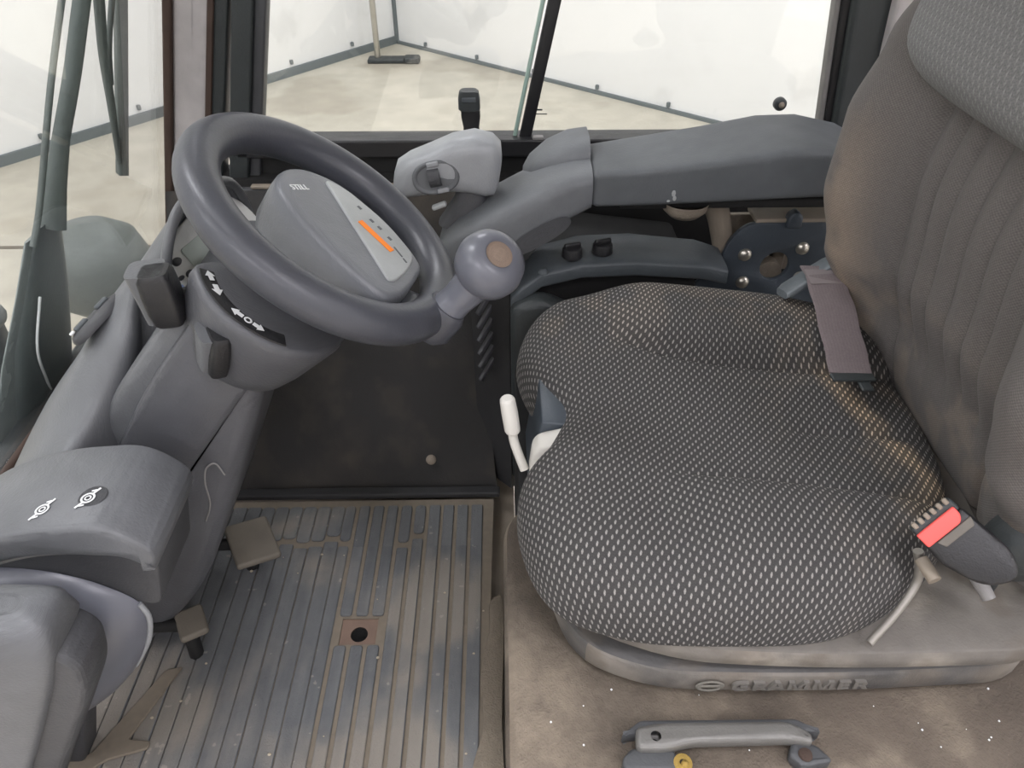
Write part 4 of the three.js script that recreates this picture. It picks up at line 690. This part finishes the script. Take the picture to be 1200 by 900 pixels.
  mesh('backrest', T(g), mCloth, t).userData.label = 'dark grey backrest with vertical ribs and side bolsters';
  // piping along the far edge of the backrest front
  // ---- shoulder pad over the upper backrest
  const sp = [];
  for (let i = 0; i <= 36; i++) { const s = i / 36, y = mix(0.728, 1.16, s * s * 0.5 + s * 0.5), k = clamp((y - 0.728) / 0.1), e = Math.sqrt(1 - (1 - clamp((y - 0.728) / 0.05)) ** 2), w = 0.208 * mix(0.45, 1, Math.pow(1 - (1 - k) ** 2.2, 1 / 2.2)); sp.push(sring(V(key(mid, y), y, zc), V(0, 0, -1), V(-1, 0, 0), w, Math.max(0.004, 0.052 * e), 4, 60)); }
  g = loft(sp); for (let i = 0, p = g.attributes.position; i < p.count; i++) g.attributes.uv.setXY(i, p.getZ(i), p.getY(i));
  mesh('shoulder_pad', T(g), mPadCloth, t).userData.label = 'lighter grey upper pad overlapping the ribs';
  // ---- plastic base in two tiers
  const shellTex = (a, b) => tex(512, (u, v) => { const n = fbm(N2, u, v, 4, 5), m = fbm(N3, u, v, 22, 4), k = fbm(N1, u, v, 9, 4); return lerp3(lerp3(a, b, smooth(0.35, 0.68, n)), rgb(96, 88, 78), 0.45 * smooth(0.52, 0.72, k)).map(c => c * (0.93 + 0.14 * m)); }, { repeat: [2.6, 2.6] });
  const dustyShell = (a, b, rough) => new THREE.MeshStandardMaterial({ map: shellTex(a, b), roughness: rough, bumpMap: grainBump, bumpScale: 0.0003 });
  const dusty = dustyShell(rgb(104, 100, 94), rgb(150, 144, 133), 0.75), dusty2 = dustyShell(rgb(70, 69, 68), rgb(122, 117, 109), 0.6);
  const baseP = roundPoly([[0.045, -0.9, 0.05], [0.54, -0.9, 0.05], [0.545, -0.5, 0.03], [0.535, -0.44, 0.05], [0.49, -0.385, 0.06], [0.3, -0.378, 0.1], [0.14, -0.384, 0.08], [0.07, -0.415, 0.06], [0.047, -0.48, 0.05]], 0.03);
  mesh('lower_shell', T(slab(baseP, 0.283, 0.318, 0.008, 4)), dusty2, t);
  mesh('groove_band', T(slab(roundPoly([[0.06, -0.88], [0.53, -0.88], [0.53, -0.47], [0.48, -0.393], [0.14, -0.394], [0.06, -0.48]], 0.05), 0.315, 0.33, 0.001, 1)), M.black, t);
  mesh('upper_shell', T(slab(roundPoly([[0.05, -0.9, 0.05], [0.545, -0.9, 0.05], [0.555, -0.5, 0.03], [0.545, -0.43, 0.05], [0.49, -0.378, 0.06], [0.3, -0.376, 0.1], [0.16, -0.386, 0.08], [0.08, -0.42, 0.06], [0.052, -0.48, 0.05]], 0.03), 0.326, 0.352, 0.007, 4)), dusty, t);
  for (const [x, z] of [[0.15, -0.42], [0.42, -0.41], [0.15, -0.85], [0.45, -0.85]]) mesh('mount_foot', T(rbox(0.04, 0.014, 0.03, 0.003, x, 0.281, z)), M.black, t);
  // raised lettering and round emblem on the near side of the shell
  const tg = new TextGeometry('GRAMMER', { font, size: 0.0125, depth: 0.0035, curveSegments: 4, bevelEnabled: false }); tg.computeBoundingBox();
  tg.scale(1.5, 1, 1).translate(0.212, 0.2945, -0.3802);
  mesh('lettering', T(tg), plastic(0x77746e, 0.6), t).userData.label = 'raised letters GRAMMER';
  const em = mesh('emblem', T(merge([new THREE.TorusGeometry(0.009, 0.0018, 8, 30).scale(1.3, 0.8, 0.6), rbox(0.02, 0.003, 0.0016, 0.0006)]).translate(0.193, 0.3, -0.379)), plastic(0x86837a, 0.6), t); em.userData.label = 'raised round emblem';
  // ---- front: metal plate, white bracket and white lever showing in the notch
  mesh('front_plate', T(prism(roundPoly([[0.03, 0.3], [0.07, 0.3], [0.08, 0.40], [0.045, 0.405]], 0.004), -0.74, -0.64, 0.003)), M.bluePaint, t);
  mesh('white_bracket', T(prism(roundPoly([[0.03, 0.34, 0.01], [0.07, 0.34], [0.075, 0.4], [0.035, 0.39, 0.015]], 0.008), -0.64, -0.612, 0.005)), M.white, t);
  const lv = mesh('height_lever', T(tube([[0.026, 0.34, -0.63], [0.019, 0.355, -0.64], [0.013, 0.375, -0.645], [0.012, 0.39, -0.645]], 0.0055, 14, 12)), M.white, t); lv.userData.label = 'white bent lever';
  mesh('lever_sleeve', T(tube([[0.012, 0.386, -0.645], [0.0118, 0.389, -0.645], [0.009, 0.41, -0.648], [0.006, 0.43, -0.65], [0.0056, 0.433, -0.65]], [0.007, 0.0092, 0.0095, 0.0088, 0.006], 14, 14)), M.white, lv);
  // ---- adjusting rod with hook end
  mesh('adjusting_rod', T(tube([[0.37, 0.43, -0.43], [0.376, 0.41, -0.425], [0.375, 0.395, -0.42], [0.355, 0.378, -0.402], [0.327, 0.362, -0.382]], [0.0045, 0.0045, 0.004, 0.0035, 0.0038], 24, 10)), M.wornSteel, t).userData.label = 'bent metal adjusting rod';
  // ---- hinge cover beside the backrest
  const hc = mesh('hinge_cover', T(loft([[0.0, 0.9], [0.014, 1], [0.03, 0.92], [0.036, 0.6]].map(([d, s]) => sring(V(0.49, 0.462, -0.446 + d), V(0.7, 0.7, 0).normalize(), V(-0.7, 0.7, 0).normalize(), 0.075 * s, 0.042 * s, 2.6, 36)))), M.frame, t); hc.userData.label = 'dark plastic hinge cover';
  for (const [x, y] of [[0.476, 0.49], [0.49, 0.43]]) mesh('cover_screw', T(lathe([[0, 0.003], [0.004, 0.0025], [0.005, 0]], 16).rotateX(Math.PI / 2).translate(x, y, -0.418)), M.plate, t);
  // lower rear tab
  mesh('rear_tab', T(prism(roundPoly([[0.53, 0.29], [0.565, 0.275], [0.57, 0.3], [0.555, 0.315]], 0.004), -0.46, -0.435, 0.003)), dusty, t);
}
// seat belt on the far side
{
  const belt = tex(64, (u, v) => { const k = 0.95 + 0.06 * Math.abs(Math.sin(u * Math.PI * 8)) + 0.12 * (N1(u * 32, v * 32, 32) - 0.5); return rgb(116, 106, 107).map(c => c * k); }, { repeat: [1 / 0.03, 1 / 0.03] });
  const mBelt = new THREE.MeshStandardMaterial({ map: belt, roughness: 0.85 });
  const t = thing('seat_belt', 'mauve grey lap belt webbing hanging over the far seat edge', 'seat belt', [0.41, 0.44, -0.79]);
  const T = g => loc(g, t);
  const path = new THREE.CatmullRomCurve3([V(0.417, 0.475, -0.862), V(0.414, 0.478, -0.835), V(0.409, 0.472, -0.79), V(0.408, 0.455, -0.745), V(0.408, 0.438, -0.71), V(0.407, 0.43, -0.69)]), rings = [];
  for (let i = 0; i <= 26; i++) { const q = path.getPoint(i / 26), tn = path.getTangent(i / 26), sx = V(1, 0, 0.12).normalize(), nn = V().crossVectors(sx, tn).normalize(); const w = 0.0245; rings.push(sring(q.clone().addScaledVector(nn, 0.002 * Math.sin(i * 0.9) * Math.sin(i / 26 * Math.PI)), sx, nn, w, 0.0016, 6, 24)); }
  mesh('webbing', T(loft(rings)), mBelt, t);
  mesh('label_patch', T(rbox(0.046, 0.0012, 0.03, 0.0005).rotateX(0.12).translate(0.4135, 0.4795, -0.83)), plastic(0x8d8484, 0.8), t);
  mesh('guide', T(loft([[-0.5, 0.8], [-0.4, 1], [0.4, 1], [0.5, 0.85]].map(([k, s]) => sring(V(0.402 + k * 0.07, 0.464 + k * 0.03, -0.855 - k * 0.03), V(0, 0.35, 1).normalize(), V(0, 1, -0.35).normalize(), 0.023 * s, 0.006 * s, 4, 24)))), plastic(0x737a7e, 0.6), t);
  mesh('tongue', T(merge([rbox(0.05, 0.004, 0.014, 0.0018, 0.407, 0.43, -0.684), rbox(0.014, 0.004, 0.02, 0.0018, 0.418, 0.427, -0.672)])), M.frame, t);
}
// buckle
{
  const t = thing('belt_buckle', 'black seat belt buckle with red release button beside the cushion', 'buckle', [0.405, 0.36, -0.42]);
  const T = g => loc(g, t);
  // frame of the buckle: u along its face (to the upper right), w out of its mouth (to the upper left)
  const bn = V(-0.35, 0.6, 0.72).normalize(), bu = V(0.62, 0.76, -0.12); bu.addScaledVector(bn, -bu.dot(bn)).normalize(); const bw = bn.clone().cross(bu);
  const m4 = new THREE.Matrix4().makeBasis(bu, bw, bn).scale(V(0.72, 0.74, 0.8)).setPosition(0.363, 0.479, -0.425);
  const B = g => T(g.applyMatrix4(m4));
  mesh('housing', B(prism(roundPoly([[-0.027, -0.012, 0.004], [-0.03, -0.045, 0.01], [-0.014, -0.092, 0.02], [0.02, -0.107, 0.02], [0.037, -0.08, 0.03], [0.033, -0.012, 0.006]], 0.006), -0.024, 0.0, 0.006, 4)), M.black, t);
  mesh('mouth', B(rbox(0.058, 0.016, 0.022, 0.004, 0.002, -0.004, -0.013)), M.frame, t);
  for (let i = 0; i < 6; i++) mesh('mouth_tooth', B(rbox(0.006, 0.008, 0.006, 0.002, -0.02 + i * 0.0088, 0.004, -0.004)), M.dustyMetal, t);
  mesh('release_button', B(prism(roundPoly([[-0.027, -0.022, 0.003], [0.02, -0.022, 0.006], [0.026, -0.014, 0.004], [0.026, -0.004, 0.002], [-0.027, -0.004, 0.002]], 0.002), -0.003, 0.004, 0.002)), M.red, t).userData.label = 'red release button';
  mesh('step_plate', B(prism(roundPoly([[-0.012, -0.033], [0.028, -0.033], [0.032, -0.023], [-0.016, -0.023]], 0.002), -0.002, 0.0025, 0.001)), plastic(0x6d6860, 0.7), t);
  mesh('side_bolt', T(tube([[0.372, 0.425, -0.425], [0.377, 0.42, -0.405]], 0.006, 2, 14)), M.dustyMetal, t);
  mesh('anchor_pin', T(tube([[0.424, 0.41, -0.42], [0.432, 0.397, -0.402]], [0.007, 0.006], 2, 14)), M.pillar, t);
  mesh('stalk', T(tube([[0.44, 0.41, -0.43], [0.46, 0.38, -0.44], [0.47, 0.345, -0.45]], 0.009, 8, 10)), M.frame, t);
}
// cable behind the seat base
tag(mesh('cable', tube([[0.572, 0.2815, -0.6], [0.578, 0.2815, -0.52], [0.61, 0.2815, -0.47], [0.7, 0.2815, -0.42]], 0.006, 20, 10), M.black), 'black cable running over the hood behind the seat base', 'cable');

renderer.render(scene, camera);
